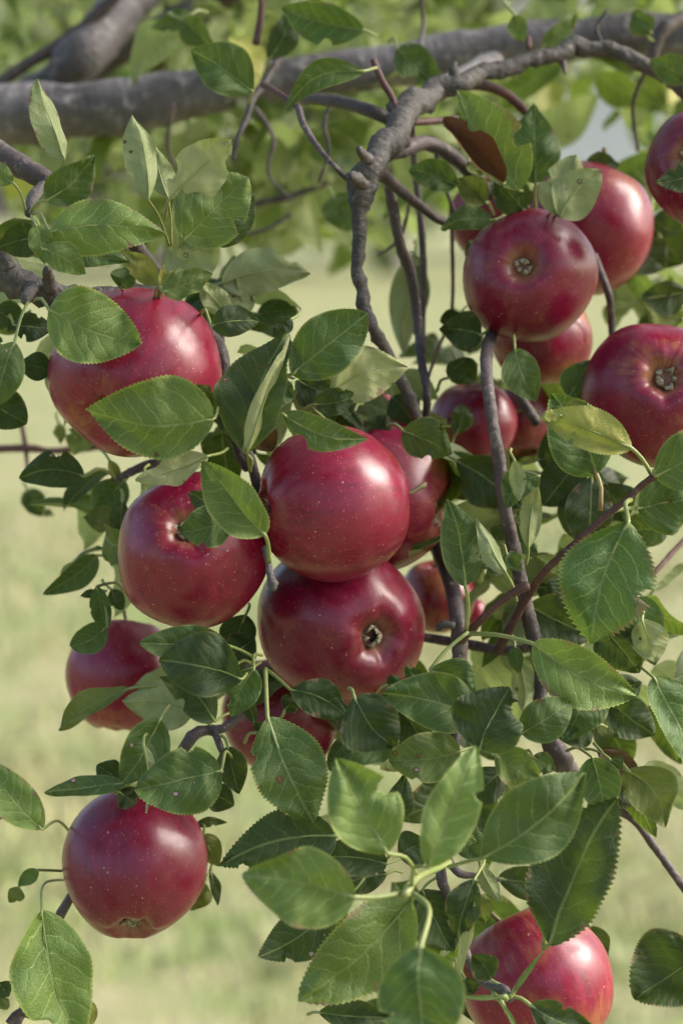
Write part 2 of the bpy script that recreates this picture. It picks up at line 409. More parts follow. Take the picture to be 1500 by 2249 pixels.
# ------------------------------------------------------------------ leaves
def leaf_width(u, pe=0.84, ro=0.66, ac=0.14):
    return max(0.0, math.sin(math.pi * min(1, u) ** pe)) ** ro * (1 - ac * u ** 2) * 1.03
def leaf_geo(base, tip, width, nrm, fold=0.25, arch=0.06, droop=0.0, wave=0.05, bend=0.0, cup=0.0, NU=60, NV=8, seed=0, notch=(), twist=0.0, serr=0.026, tipcurl=0.0, asy=None, pe=None):
    rs = random.Random(seed); pe0 = pe
    ax = (tip - base); L = ax.length; ax.normalize()
    n = (nrm - ax * nrm.dot(ax)).normalized(); s = ax.cross(n)
    ph1, ph2, ph3, ph4 = [rs.uniform(0, 6.28) for _ in range(4)]
    f1 = rs.uniform(7, 12); f2 = rs.uniform(7, 12); asym = rs.uniform(-0.09, 0.09) if asy is None else asy
    pe = pe0 or rs.uniform(.72, 1.0); ro = rs.uniform(.58, .85); ac = rs.uniform(0, .35)
    vs_, uv, rim, fs = [], [], [], []
    for i in range(NU + 1):
        u = i / NU
        hw = width / 2 * leaf_width(u, pe, ro, ac)
        tooth = serr * width / 2 * ((i % 2) * 2 - 1) * (1 if 0.06 < u < 0.97 else 0)
        tw = twist * (u - 0.3)
        for j in range(NV + 1):
            v = j / NV * 2 - 1; av = abs(v)
            h = hw * (1 + asym * (1 if v > 0 else -1))
            for (nu, nside, nd, ns) in notch:
                if nside * v > 0:
                    e = abs((u - nu) / ns)
                    if e < 1: h *= 1 - nd * (1 - e ** 3) * (0.85 + 0.3 * noise.noise(Vector((u * 30, seed, 0))))
            off = v * h
            du = 0.0
            if av > 0.99: off += tooth * (1 if v > 0 else -1); du = 0.35 * abs(tooth) / max(L, 1e-6) * (1 if i % 2 else -0.5)
            ridge = av * h * math.tan(fold)
            wv = wave * width * (math.sin(f1 * u + (ph1 if v > 0 else ph2)) * 0.6 + math.sin(f2 * 1.7 * u + (ph3 if v > 0 else ph4)) * 0.4) * av * av
            z = ridge + wv + arch * L * math.sin(math.pi * u) - droop * L * u * u - cup * width * av * av - tipcurl * L * max(0, u - 0.6) ** 2 * 5
            z += 0.17 * width * noise.noise(Vector((u * 2.6, v * 1.3, seed * 3.7))) * min(1, u * 5) + 0.045 * width * noise.noise(Vector((u * 7, v * 3, seed * 1.7))) * min(1, u * 5)
            x = off * math.cos(tw); z += off * math.sin(tw)
            su = u + du - 0.1 * tipcurl * max(0, u - 0.6)
            p = base + ax * (L * su) + s * (x + bend * L * math.sin(math.pi * u)) + n * z
            vs_.append(tuple(p)); uv.append((u, v * h / max(L, 1e-6))); rim.append(av)
    for i in range(NU):
        for j in range(NV):
            a = i * (NV + 1) + j; fs.append((a, a + 1, a + NV + 2, a + NV + 1))
    return vs_, fs, uv, rim

TREE_BASE = Vector((-1.15, 1.75, 0.0))
tree = empty('apple_tree', TREE_BASE, 'apple tree with grey limbs and hanging leafy branches full of red fruit', 'apple tree')
TONE = {  # brightness (light and shade contrast set into it), yellow, spots, dead
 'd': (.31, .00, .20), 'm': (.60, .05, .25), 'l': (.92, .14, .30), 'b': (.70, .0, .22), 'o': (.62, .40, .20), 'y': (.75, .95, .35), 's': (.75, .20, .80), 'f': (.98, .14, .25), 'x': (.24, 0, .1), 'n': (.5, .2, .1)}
LEAF_N = [0]
def L(bx, by, tx, ty, wd, z=0.0, t='m', dz=0.0, roll=0.0, under=False, pet=None, lab=None, dead=0.0, pr=3.4, red=False, yaw=0.0, **kw):
    z += zo(bx, by); LEAF_N[0] += 1; sd = LEAF_N[0]; rs = random.Random(sd * 7 + 1)
    b = at(bx, by, z); tp = at(tx, ty, z + dz)
    view = (camo.location - (b + tp) / 2).normalized()
    ax = (tp - b).normalized()
    n = (view - ax * view.dot(ax)).normalized()
    n = Matrix.Rotation(R_(roll if roll else rs.uniform(-14, 14)), 3, ax) @ n
    if under: n = -n
    kw.setdefault('fold', rs.uniform(0.06, 0.48)); kw.setdefault('arch', rs.uniform(-0.05, 0.11)); kw.setdefault('wave', rs.uniform(0.04, 0.115)); kw.setdefault('bend', rs.uniform(-0.07, 0.07))
    kw.setdefault('twist', rs.uniform(-.55, .55)); kw.setdefault('tipcurl', rs.choice([0, 0, .08, .16, -.12])); kw.setdefault('serr', rs.uniform(.010, .028))
    if 'notch' not in kw and rs.random() < .4:
        kw['notch'] = [(rs.uniform(.25, .9), rs.choice([-1, 1]), rs.uniform(.12, .5), rs.uniform(.03, .08)) for _ in range(rs.choice([1, 1, 2]))]
    wm = wd * pxs(z) * 1.15
    v, f, uv, rim = leaf_geo(b, tp, wm, n, seed=sd, **kw)
    o = link('leaf', local(b, v), f, M['leaf'], tree, uv, 'leaf_uv', rim=rim)
    o.location = b - TREE_BASE
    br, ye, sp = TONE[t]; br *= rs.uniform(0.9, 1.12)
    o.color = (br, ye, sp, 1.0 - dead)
    if lab: o['label'] = lab
    # petiole, running on into the midrib
    if pet is None:
        q = (Vector((bx - tx, by - ty)).normalized()) * 30; pet = (bx + q.x + rs.uniform(-8, 8), by + q.y + 6, z + 0.012)
    pz = (pet[2] + zo(pet[0], pet[1])) if len(pet) > 2 else z + 0.01
    p0 = at(pet[0], pet[1], pz); r = pr * pxs(z)
    side = ax.cross(n)
    m1 = (p0 + b) / 2 + Vector((0, 0, 1)) * (0.08 * (b - p0).length) + side * (rs.uniform(-.12, .12) * (b - p0).length)
    m2 = Vector(v[4 + 9 * 4]) - n * r * 0.6; m3 = Vector(v[4 + 9 * 18]) - n * r * 0.7; m4 = Vector(v[4 + 9 * 39]) - n * r * 0.5
    tv, tf, tu = tube([p0, m1, b - n * r * 0.4, m2, m3, m4], [r * 1.15, r, r, r * .85, r * .55, r * .25], 6, 0.004)
    po = link('petiole', local(b, tv), tf, M['petiole_red'] if red else M['petiole'], o, tu)
    return o

# ------------------------------------------------------------------ limbs, branches, twigs
BR_N = [0]
def branch(name, pts, mat, segs=12, rough=0.10, knob=0.3, z=0.0, nscale=1.0):
    """pts: (px, py, radius_px, z)"""
    BR_N[0] += 1
    pts = [(p[0], p[1], p[2], (p[3] if len(p) > 3 else z) + zo(p[0], p[1])) for p in pts]
    P = [at(p[0], p[1], p[3]) for p in pts]
    Rr = [p[2] * pxs(p[3]) for p in pts]
    v, f, uv = tube(P, Rr, segs, None, rough, BR_N[0] * 3.1, 0, knob, nscale)
    o = link(name, local(P[0], v), f, mat, tree, uv); o.location = P[0] - TREE_BASE
    return o
# trunk outside the frame on the left, joined to the limbs
tw0 = TREE_BASE
tp = [tw0 + Vector((0, 0, -0.05)), tw0 + Vector((0.02, 0, 0.35)), tw0 + Vector((-0.01, 0.02, 0.8)), tw0 + Vector((0.05, 0, 1.15))]
v, f, uv = tube(tp, [0.17, 0.125, 0.115, 0.11], 20, 0.05, 0.12, 4.0)
link('trunk', local(TREE_BASE, v), f, M['limb'], tree, uv)
def world_limb(name, pts, rads, mat):
    v, f, uv = tube(pts, rads, 20, 0.012, 0.13, 7.7, 0, 0.55, 1.3)
    o = link(name, local(pts[0], v), f, mat, tree, uv); o.location = pts[0] - TREE_BASE
fork = tw0 + Vector((0.05, 0, 1.1))
world_limb('limb', [fork, fork + Vector((0.2, -0.1, 0.30)), at(-900, 330, .42), at(-300, 290, .38), at(0, 255, .36), at(150, 243, .36), at(300, 226, .36), at(420, 205, .36), at(600, 178, .36), at(760, 155, .36), at(900, 138, .36), at(1010, 112, .36), at(1100, 100, .36), at(1180, 92, .36), at(1300, 82, .36), at(1400, 75, .36), at(1500, 78, .36), at(1800, 60, .27)],
           [.085, .06] + [k * pxs(.36) for k in (90, 80, 66, 60, 55, 53, 49, 47, 47, 46, 44, 50, 46, 52, 48, 40)], M['limb'])
world_limb('limb', [at(0, 255, .40), at(110, 195, .44), at(190, 110, .42), at(300, -20, .50), at(420, -200, .55)], [k * pxs(.45) for k in (40, 46, 50, 54, 50)], M['limb'])
world_limb('limb', [at(170, 190, .62), at(250, 120, .62), at(330, 75, .62), at(420, 25, .62), at(520, -40, .47), at(700, -200, .5)], [k * pxs(.62) for k in (26, 30, 30, 30, 32, 30)], M['branch'])
branch('branch', [(-80, 260, 13), (0, 180, 13), (130, 95, 13), (220, 25, 14), (280, -40, 14)], M['branch'], z=.42)
# forked side branch, upper right
branch('branch', [(1620, 300, 18, .14), (1500, 195, 18, .13), (1452, 160, 17, .13), (1400, 135, 18, .13), (1348, 108, 16, .13), (1290, 106, 18, .13), (1258, 96, 20, .13), (1228, 118, 17, .125), (1160, 130, 17, .12), (1112, 150, 20, .115), (1060, 158, 20, .11), (1010, 184, 22, .10), (965, 190, 25, .10), (935, 216, 24, .09), (905, 228, 30, .085), (880, 262, 29, .08), (868, 300, 27, .075), (838, 322, 31, .075), (822, 362, 27, .07), (800, 385, 31, .07), (796, 418, 33, .07), (790, 448, 25, .07), (788, 470, 17, .07), (790, 520, 15, .07), (784, 590, 14, .07), (797, 640, 14, .07), (800, 680, 16, .07), (822, 725, 14, .07), (845, 765, 13, .075), (880, 830, 13, .085), (908, 895, 13, .095), (930, 960, 10, .11)], M['old'], 16, .22, .9, nscale=1.5)
branch('spur', [(800, 405, 14, .065), (782, 392, 13, .055), (770, 385, 9, .045)], M['old'], 9, .3, .8)
branch('spur', [(810, 350, 13, .06), (795, 338, 11, .05), (788, 325, 6, .04)], M['old'], 9, .3, .8)
branch('spur', [(1000, 172, 12, .1), (995, 150, 10, .1), (1000, 135, 5, .1)], M['old'], 9, .3, .8)
for pts in ([(730, 215, 5, .2), (712, 270, 5, .2), (722, 330, 4, .2), (700, 400, 3, .2)], [(560, 235, 5, .28), (600, 300, 5, .28), (590, 380, 4, .28), (640, 440, 3, .28)], [(1010, 262, 5, .12), (1040, 330, 5, .12), (1030, 420, 4, .13)],
            [(900, 440, 4, .16), (880, 520, 4, .18), (830, 560, 3, .2)], [(640, 470, 5, .35), (560, 510, 5, .35), (450, 505, 4, .35)], [(520, 455, 8, .4), (640, 430, 8, .4), (720, 400, 7, .4)], [(950, 300, 5, .1), (975, 400, 5, .12), (1000, 470, 4, .13)],
            [(1420, 150, 5, .16), (1390, 230, 5, .2), (1400, 330, 4, .22)], [(1330, 110, 4, .15), (1310, 60, 4, .15), (1335, 20, 3, .15)], [(380, 225, 6, .3), (370, 330, 5, .32), (420, 420, 4, .35)], [(905, 150, 5, .18), (930, 60, 5, .2), (920, -20, 4, .2)]):
    branch('twig', pts, M['branch'], 7, .2, .7)
branch('twig', [(1226, 118, 14, .13), (1238, 140, 9, .125), (1241, 160, 3, .12)], M['branch'], 8)
branch('branch', [(960, 195, 24, .12), (1020, 170, 26, .18), (1080, 140, 30, .24)], M['limb'], 12)
branch('branch', [(640, 212, 11, .17), (740, 222, 14, .14), (815, 243, 15, .11), (870, 268, 14, .085)], M['branch'], 10)
branch('twig', [(885, 268, 8, .08), (950, 265, 8, .08), (1012, 258, 7, .09), (1050, 262, 5, .1)], M['twig'], 8)
branch('branch', [(985, 186, 13, .11), (1060, 186, 12, .12), (1110, 205, 11, .13), (1150, 240, 10, .14), (1185, 290, 9, .15)], M['twig'], 10)
branch('branch', [(848, 335, 20, .08), (890, 325, 18, .08), (935, 312, 16, .085), (985, 335, 15, .09), (1030, 375, 15, .1), (1080, 430, 14, .11)], M['branch'], 10, .15, .4)
branch('branch', [(828, 372, 15, .07), (865, 405, 13, .075), (920, 450, 11, .085), (975, 487, 9, .095), (1060, 500, 7, .11)], M['branch'], 10)
branch('branch', [(850, 390, 9, .10), (862, 450, 13, .10), (880, 540, 12, .10), (902, 600, 13, .10), (917, 700, 11, .10), (925, 790, 10, .10), (938, 860, 9, .10), (935, 930, 8, .11)], M['branch'], 10, .12, .4)
branch('branch', [(905, 270, 6, .13), (910, 360, 7, .14), (922, 470, 8, .14), (930, 590, 8, .14), (928, 720, 7, .15), (935, 900, 6, .15)], M['branch'], 8)
branch('twig', [(990, 440, 5, .13), (993, 520, 5, .13), (992, 680, 4, .13), (960, 770, 4, .13), (940, 830, 4, .13)], M['twig'], 7)
branch('twig', [(655, 235, 8, .10), (668, 275, 8, .09), (700, 325, 7, .08), (735, 365, 6, .07), (768, 398, 6, .07)], M['branch'], 8)
branch('twig', [(655, 50, 8, .24), (612, 128, 9, .22), (578, 186, 10, .20), (556, 215, 8, .19), (541, 262, 7, .18), (522, 300, 7, .17), (512, 350, 6, .17)], M['branch'], 8, .2, .6)
branch('twig', [(575, -10, 7, .2), (572, 40, 8, .2), (562, 95, 9, .2)], M['twig'], 8)
branch('twig', [(820, 130, 8, .11), (838, 175, 8, .1), (862, 215, 8, .09), (872, 250, 8, .085)], M['twig'], 8)
branch('branch', [(1520, 30, 14, .2), (1460, 60, 17, .19), (1440, 95, 15, .19), (1432, 140, 10, .19)], M['branch'], 10)
branch('twig', [(578, 185, 9, .14), (620, 210, 8, .12), (655, 235, 8, .10)], M['twig'], 8)
branch('twig', [(1165, 95, 5, .15), (1160, 80, 6, .15), (1162, 105, 7, .145)], M['twig'], 7)
# left side
branch('branch', [(-120, 270, 34, .06), (0, 340, 29, .05), (60, 372, 25, .045), (115, 405, 20, .04), (165, 432, 17, .04), (230, 480, 16, .045), (300, 540, 16, .05), (345, 600, 15, .06)], M['branch'], 14, .12, .2)
branch('spur', [(95, 405, 12, .035), (78, 430, 15, .025), (68, 452, 15, .015), (64, 470, 10, .01)], M['old'], 10, .25, .6)
branch('branch', [(-150, 560, 40, .05), (-20, 585, 36, .04), (40, 620, 32, .035), (95, 640, 30, .035), (160, 652, 24, .04), (240, 648, 18, .05), (330, 640, 15, .06), (420, 690, 14, .06), (480, 760, 14, .06), (500, 860, 14, .06), (515, 960, 14, .06), (545, 1030, 12, .055)], M['old'], 14, .28, .7, nscale=1.4)
branch('spur', [(112, 640, 14, .03), (105, 605, 14, .02), (104, 590, 9, .01)], M['old'], 9, .3, .6)
branch('spur', [(70, 630, 14, .02), (60, 652, 12, .0), (55, 662, 9, -.005)], M['old'], 9, .3, .6)
branch('spur', [(20, 590, 16, .02), (8, 560, 16, .02), (5, 545, 8, .02)], M['old'], 9, .4, .8)
branch('branch', [(490, 640, 8, .06), (486, 740, 8, .06), (492, 830, 9, .06), (540, 980, 11, .05), (556, 1030, 12, .05), (575, 1130, 10, .05), (588, 1215, 8, .045)], M['branch'], 10)
branch('spur', [(583, 1205, 8, .0), (590, 1240, 7, -.015), (595, 1268, 8, -.02), (599, 1284, 11, -.022), (601, 1296, 7, -.022)], M['old'], 9, .3, .5)
branch('branch', [(420, 1005, 12, .13), (330, 1020, 12, .11), (270, 1045, 8, .10), (258, 1052, 7, .1), (245, 1050, 5, .1)], M['branch'], 8)
branch('branch', [(-60, 988, 8), (60, 984, 9), (110, 990, 7), (175, 985, 9), (330, 960, 10)], M['twig'], 8, z=.30)
branch('branch', [(45, 920, 5), (56, 980, 6), (60, 1030, 3)], M['twig'], 7, z=.30)
# right hand hanging branches
branch('branch', [(1120, 640, 8, .14), (1088, 712, 12, .085), (1070, 770, 14, .05), (1070, 830, 13, .03), (1082, 930, 14, .03), (1098, 1020, 15, .03), (1104, 1090, 14, .03), (1128, 1200, 15, .035), (1148, 1300, 16, .04), (1172, 1400, 17, .045), (1188, 1470, 16, .05), (1188, 1540, 15, .05), (1205, 1610, 20, .05), (1228, 1665, 28, .05), (1262, 1705, 20, .055), (1320, 1760, 12, .06), (1390, 1800, 9, .06), (1440, 1865, 9, .06), (1505, 1955, 9, .06), (1560, 2040, 8, .06)], M['branch'], 12, .10, .4)
branch('twig', [(1104, 1036, 9, .03), (1125, 1038, 7, .028), (1140, 1030, 4, .02)], M['branch'], 8)
branch('twig', [(1437, 1046, 9, -.015), (1405, 1070, 8, -.01), (1378, 1096, 7, -.01), (1320, 1142, 8, -.005), (1260, 1195, 7, .0), (1200, 1252, 8, .01), (1165, 1300, 9, .03), (1120, 1380, 10, .04), (1095, 1425, 11, .05)], M['twig'], 9, .12, .5)
branch('twig', [(1160, 1286, 11, .0), (1145, 1292, 11, .0), (1105, 1318, 8, .005), (1060, 1358, 8, .012), (1030, 1388, 10, .03), (1012, 1405, 12, .05)], M['twig'], 9, .2, .5)
branch('branch', [(945, 1100, 14, .16), (957, 1190, 16, .13), (985, 1265, 18, .09), (1002, 1340, 18, .06), (1010, 1420, 18, .06), (1004, 1520, 14, .06), (998, 1640, 12, .05), (985, 1740, 10, .03), (968, 1850, 11, .01), (970, 1930, 12, .0), (990, 1990, 10, .0), (1030, 2110, 10, .0), (1060, 2160, 9, -.01)], M['branch'], 12, .1, .4)
branch('branch', [(900, 1395, 9, .11), (960, 1405, 11, .11), (1040, 1418, 12, .10), (1110, 1430, 11, .08), (1170, 1420, 10, .06)], M['branch'], 9)
branch('spur', [(1000, 1375, 8, .05), (970, 1372, 10, .05), (962, 1385, 6, .05)], M['old'], 8, .3, .5)
branch('branch', [(545, 1560, 9, .06), (490, 1600, 11, .05), (455, 1605, 12, .05), (430, 1612, 14, .045), (400, 1650, 14, .045), (375, 1690, 12, .05), (330, 1760, 10, .06)], M['branch'], 9, .15, .4)
branch('twig', [(470, 1605, 9, .05), (482, 1635, 9, .04), (488, 1655, 6, .04)], M['branch'], 8, .2, .5)
branch('branch', [(200, 1890, 10, .07), (165, 1955, 10, .06), (130, 2015, 11, .06), (112, 2060, 11, .06), (60, 2200, 11, .06), (20, 2280, 10, .06)], M['branch'], 9)
branch('twig', [(20, 2249, 9, .03), (40, 2225, 8, .03), (70, 2235, 7, .03)], M['branch'], 8)
branch('branch', [(1305, 560, 8, .10), (1335, 640, 9, .09), (1342, 690, 9, .10), (1345, 760, 8, .12)], M['branch'], 8)
branch('branch', [(1240, 1280, 5, .13), (1222, 1340, 6, .12), (1215, 1400, 7, .1)], M['twig'], 7)
branch('branch', [(1530, 1160, 6, .14), (1480, 1210, 6, .13), (1440, 1255, 6, .12), (1390, 1310, 5, .11)], M['twig'], 7)
branch('branch', [(1130, 760, 10, .14), (1140, 860, 12, .14), (1180, 930, 12, .14)], M['branch'], 8)
branch('twig', [(985, 1890, 9, .0), (1010, 1920, 9, -.005), (1060, 1925, 6, .0), (1100, 1935, 4, .0)], M['branch'], 8)
branch('spur', [(1060, 2160, 9, -.03), (1085, 2170, 11, -.035), (1100, 2172, 14, -.04), (1113, 2185, 14, -.042), (1122, 2198, 11, -.042)], M['old'], 9, .35, .7)
branch('twig', [(985, 1895, 9, -.02), (945, 1915, 8, -.05), (915, 1930, 8, -.075), (895, 1955, 12, -.08), (888, 1968, 9, -.082)], M['petiole'], 9, .15, .3)

# ------------------------------------------------------------------ apples
PROF = [(0.0, 0.52), (0.05, 0.54), (0.13, 0.66), (0.26, 0.80), (0.43, 0.865), (0.65, 0.775), (0.86, 0.51), (0.975, 0.20), (1.0, 0.0), (0.955, -0.27), (0.81, -0.57), (0.60, -0.79), (0.40, -0.87), (0.25, -0.835), (0.16, -0.755), (0.10, -0.70), (0.0, -0.685)]
def prof_curve(nr):
    pts = [Vector((a, b, 0)) for a, b in PROF]; out = []
    n = len(pts) - 1
    for k in range(nr + 1):
        t = k / nr * n; i = min(int(t), n - 1); t -= i
        p0, p1, p2, p3 = pts[max(i - 1, 0)], pts[i], pts[i + 1], pts[min(i + 2, n)]
        t2, t3 = t * t, t * t * t
        q = 0.5 * ((2 * p1) + (p2 - p0) * t + (2 * p0 - 5 * p1 + 4 * p2 - p3) * t2 + (3 * p1 - p0 - 3 * p2 + p3) * t3)
        out.append((max(0, q.x), q.y))
    return out
def apple(cx, cy, r, z, axis, label, h=1.0, dark=0.2, green=0.2, seed=0, taper=0.0, lop=0.05, freck=.3, sph=.35):
    """axis: direction of the calyx in camera terms (right, up, towards the camera)"""
    z += zo(cx, cy); c = at(cx, cy, z); Rm = r * pxs(z)
    a = Vector(axis).normalized(); aw = (CR @ a).normalized()
    rs = random.Random(seed * 13 + 5)
    zc = -aw; q = Vector((0, 0, 1)).rotation_difference(zc)
    q = q @ Matrix.Rotation(rs.uniform(0, 6.28), 3, 'Z').to_quaternion()
    NS, NRr = 64, 48
    pr = prof_curve(NRr); vs_, fs = [], []
    ph = [rs.uniform(0, 6.28) for _ in range(6)]
    def deform(x, y, zz, ang):
        rad = math.hypot(x, y)
        k = 1 + 0.022 * math.cos(5 * ang + ph[0]) * (0.4 + 0.6 * min(1, max(0, -zz + 0.3))) + lop * 0.5 * math.cos(2 * ang + ph[1]) + lop * 0.5 * math.cos(ang + ph[2]) * zz
        k *= 1 + taper * zz
        nn = 1 + 0.03 * noise.noise(Vector((x * 1.3 + seed * 5, y * 1.3, zz * 1.3)))
        zt = zz + lop * rad * math.cos(ang + ph[3]) * 0.9 * (1 if zz > 0 else 0.6) * abs(zz)
        return Vector((x * k * nn * Rm, y * k * nn * Rm, zt * h * nn * Rm))
    for i, (rr, zz) in enumerate(pr):
        for k in range(NS):
            an = 2 * math.pi * k / NS
            wgt = min(1, max(0, (rr - .22) / .25)) * sph; fq = 1 + (1.0 / max(.3, math.hypot(rr, zz * h)) - 1) * wgt
            pk = (0.015 * math.cos(5 * an + ph[4]) + 0.004 * math.cos(11 * an + ph[5])) * math.exp(-((rr - .30) / .16) ** 2) if zz < -.3 else 0.012 * math.cos(3 * an + ph[5]) * math.exp(-((rr - .35) / .2) ** 2) * (zz > .3)
            rr_, zz_ = rr * fq, zz * fq + pk
            vs_.append(tuple(deform(rr_ * math.cos(an), rr_ * math.sin(an), zz_, an)))
    for i in range(NRr):
        for k in range(NS):
            b0 = i * NS + k; b1 = i * NS + (k + 1) % NS
            fs.append((b0, b0 + NS, b1 + NS, b1))
    o = empty('apple', c, label, 'apple', 'apples hanging on the tree')
    o.rotation_mode = 'QUATERNION'; o.rotation_quaternion = q
    body = link('flesh', vs_, fs, M['apple'], o); body.color = (dark, green, freck, 1)
    # dry calyx: five curled sepals round a dark eye
    cv, cf, ci = [], [], []
    zb = -0.69 * h
    for s_ in range(6):
        a0 = 2 * math.pi * s_ / 6 + rs.uniform(-.25, .25); sw = rs.uniform(.05, .085); ln = rs.uniform(.09, .17); q0 = rs.uniform(.8, 1.2)
        curl = rs.choice([-1, -1, 1])
        rows = [(0.10, 0.0, 1.2), (0.125 * q0, .35, 1.2), (0.12 * q0, .75, .95), (0.12 * q0 + .035 * curl, 1.0, .6), (0.12 * q0 + .075 * curl, 1.0 + .15 * rs.uniform(-1, 1), .1)]
        b = len(cv)
        for (rad, up, wf) in rows:
            for e in (-1, 0, 1):
                an = a0 + e * sw * wf / max(rad, .05) + rs.uniform(-.08, .08); jit = rs.uniform(.9, 1.1)
                cv.append((Rm * rad * jit * math.cos(an), Rm * rad * jit * math.sin(an), Rm * (zb - ln * up + (0.02 if e else 0) + rs.uniform(-.012, .012))))
        for i in range(4):
            for e in range(2):
                k = b + i * 3 + e; cf.append((k, k + 1, k + 4, k + 3)); ci.append(0)
    b = len(cv)
    for k in range(14): an = 2 * math.pi * k / 14; cv.append((Rm * .09 * math.cos(an), Rm * .09 * math.sin(an), Rm * (zb - .005)))
    cv.append((0, 0, Rm * (zb + .01)))
    for k in range(14): cf.append((b + k, b + (k + 1) % 14, b + 14)); ci.append(1)
    cy_ = link('calyx', cv, cf, [M['calyx'], M['calyx_dark']], o, midx=ci)
    tv, tf, tu = tube([(0, 0, .5 * h * Rm), (.02 * Rm, 0, .75 * h * Rm), (.10 * Rm, .04 * Rm, 1.02 * h * Rm), (.2 * Rm, .06 * Rm, 1.2 * h * Rm)], [.035 * Rm, .03 * Rm, .03 * Rm, .045 * Rm], 8, .12 * Rm)
    link('stem', tv, tf, M['stem'], o, tu)
    return o
ZA = .035
apple(297, 818, 187, ZA, (-.30, -.60, .74), 'big speckled red apple half covered by two leaves under the left branch', h=1.02, dark=.05, green=.05, seed=1, freck=.7)
apple(424, 1211, 170, ZA, (-.02, .35, .93), 'freckled crimson apple with a small leaf over its dried calyx', h=1.02, dark=.1, green=.0, seed=2, lop=.06, freck=1.0)
apple(733, 1107, 170, .032, (-.96, -.06, .30), 'glossy red apple at the middle of the cluster with a curled leaf on top', h=1.08, dark=.05, green=.1, seed=3, lop=.05, freck=.6, sph=.75)
apple(834, 1090, 166, .108, (.86, -.22, .3), 'red apple fading to yellow below, tucked behind the middle one', h=1.0, dark=.1, green=.3, seed=4)
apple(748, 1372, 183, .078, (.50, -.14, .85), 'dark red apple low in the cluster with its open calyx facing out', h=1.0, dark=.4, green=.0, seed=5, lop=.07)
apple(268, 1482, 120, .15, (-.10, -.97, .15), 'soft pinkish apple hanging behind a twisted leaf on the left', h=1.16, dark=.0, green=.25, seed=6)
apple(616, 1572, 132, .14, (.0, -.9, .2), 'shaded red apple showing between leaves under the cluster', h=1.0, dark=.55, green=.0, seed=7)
apple(785, 1490, 78, .19, (.2, -.9, -.1), 'pale pink apple peeking out just beneath the low cluster', h=1.0, dark=.0, green=.35, seed=17)
apple(295, 1899, 155, .04, (.03, -.84, .54), 'lone dark red apple hanging low over the grass with a pale fleck', h=1.13, dark=.4, green=.0, seed=8, taper=.06)
apple(1178, 2160, 166, .035, (.45, -.85, .2), 'streaky pink and red apple behind the dark curled leaf at the bottom', h=1.05, dark=.0, green=.42, seed=9)
apple(1163, 606, 148, .06, (-.19, .10, .97), 'purplish red apple whose grey calyx faces straight out on the upper branch', h=.98, dark=.35, green=.1, seed=10)
apple(1290, 502, 146, .14, (-.35, -.9, .05), 'red apple with a small dark bruise under the yellowing leaves', h=1.04, dark=.15, green=.25, seed=11)
apple(1085, 480, 100, .17, (.2, -.7, -.3), 'half hidden apple behind the dark leaf beside a brown dead one', h=1.0, dark=.2, green=.1, seed=12)
apple(1190, 742, 114, .13, (.1, -.95, -.1), 'red and greenish apple right below the purplish one', h=.98, dark=.1, green=.6, seed=13)
apple(1442, 866, 162, .085, (-.02, .20, .98), 'large red apple with a star shaped calyx at the edge of the branches', h=1.1, dark=.3, green=.15, seed=14)
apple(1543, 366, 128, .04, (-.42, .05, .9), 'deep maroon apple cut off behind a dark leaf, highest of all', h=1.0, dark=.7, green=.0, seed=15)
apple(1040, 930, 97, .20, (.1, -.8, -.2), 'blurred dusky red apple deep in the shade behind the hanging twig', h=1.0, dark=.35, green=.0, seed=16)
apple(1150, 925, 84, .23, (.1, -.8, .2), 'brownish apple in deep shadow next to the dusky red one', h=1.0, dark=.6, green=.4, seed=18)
apple(826, 885, 50, .33, (.1, -.8, -.2), 'small out of focus pink apple behind the thin hanging branches', h=1.0, dark=.0, green=.3, seed=19)
apple(962, 1310, 84, .19, (.1, -.8, -.2), 'orange tinted apple in the gap beside the hanging stem', h=1.0, dark=.0, green=.6, seed=20)
apple(1040, 1345, 30, .26, (.1, -.8, -.2), 'tiny red bit of fruit seen through the twigs', h=1.0, dark=.0, green=.4, seed=21)

# ------------------------------------------------------------------ the leaves in and near focus
# upper left
L(140, 350, 80, 172, 62, -.01, 'l', under=True, roll=28, pet=(66, 470, .01), fold=.45, arch=-.03, wave=.05)
L(102, 440, 207, 340, 88, -.015, 'm', pet=(66, 466, .0), fold=.18, arch=.03)
L(28, 400, -30, 350, 46, -.005, 'l', pet=(56, 460))
L(326, 440, 299, 247, 66, -.005, 's', under=True, roll=20, pet=(372, 540, .03), fold=.5, tipcurl=-.2)
L(368, 432, 338, 318, 52, .015, 'l', under=True, pet=(376, 540, .03))
L(376, 437, 512, 312, 112, -.012, 'y', under=True, pet=(362, 480, .03), arch=-.06, fold=.12, twist=.0, notch=[(.25, 1, .4, .12), (.8, -1, .4, .08)])
L(403, 527, 545, 388, 142, -.01, 'l', pet=(360, 630, .03), fold=.10, arch=.02, notch=[(.55, 1, .35, .06)])
L(478, 540, 560, 425, 62, .01, 'd', pet=(430, 620, .03), roll=25)
L(108, 508, 362, 512, 112, -.02, 'f', pet=(70, 470, .0), arch=.08, fold=-.15, cup=.12, droop=.05)  # lighter tone stands in for sky reflected on this leaf
L(95, 520, -8, 545, 70, .0, 'd', pet=(70, 472, .01))
L(78, 492, 100, 580, 50, -.02, 'l', pet=(70, 474, .0), arch=.05)
L(92, 545, 188, 600, 62, -.022, 'l', pet=(80, 500, -.01), arch=.1, fold=.05)
L(122, 545, 285, 574, 66, .005, 'b', pet=(80, 480, .02), roll=-20)
L(346, 625, 268, 552, 50, .01, 'y', pet=(349, 655, .02), droop=.1)
L(350, 628, 372, 555, 34, .01, 'y', pet=(350, 655, .02), roll=25)
L(368, 602, 478, 515, 96, -.005, 's', pet=(352, 650, .02), under=True, fold=.08)
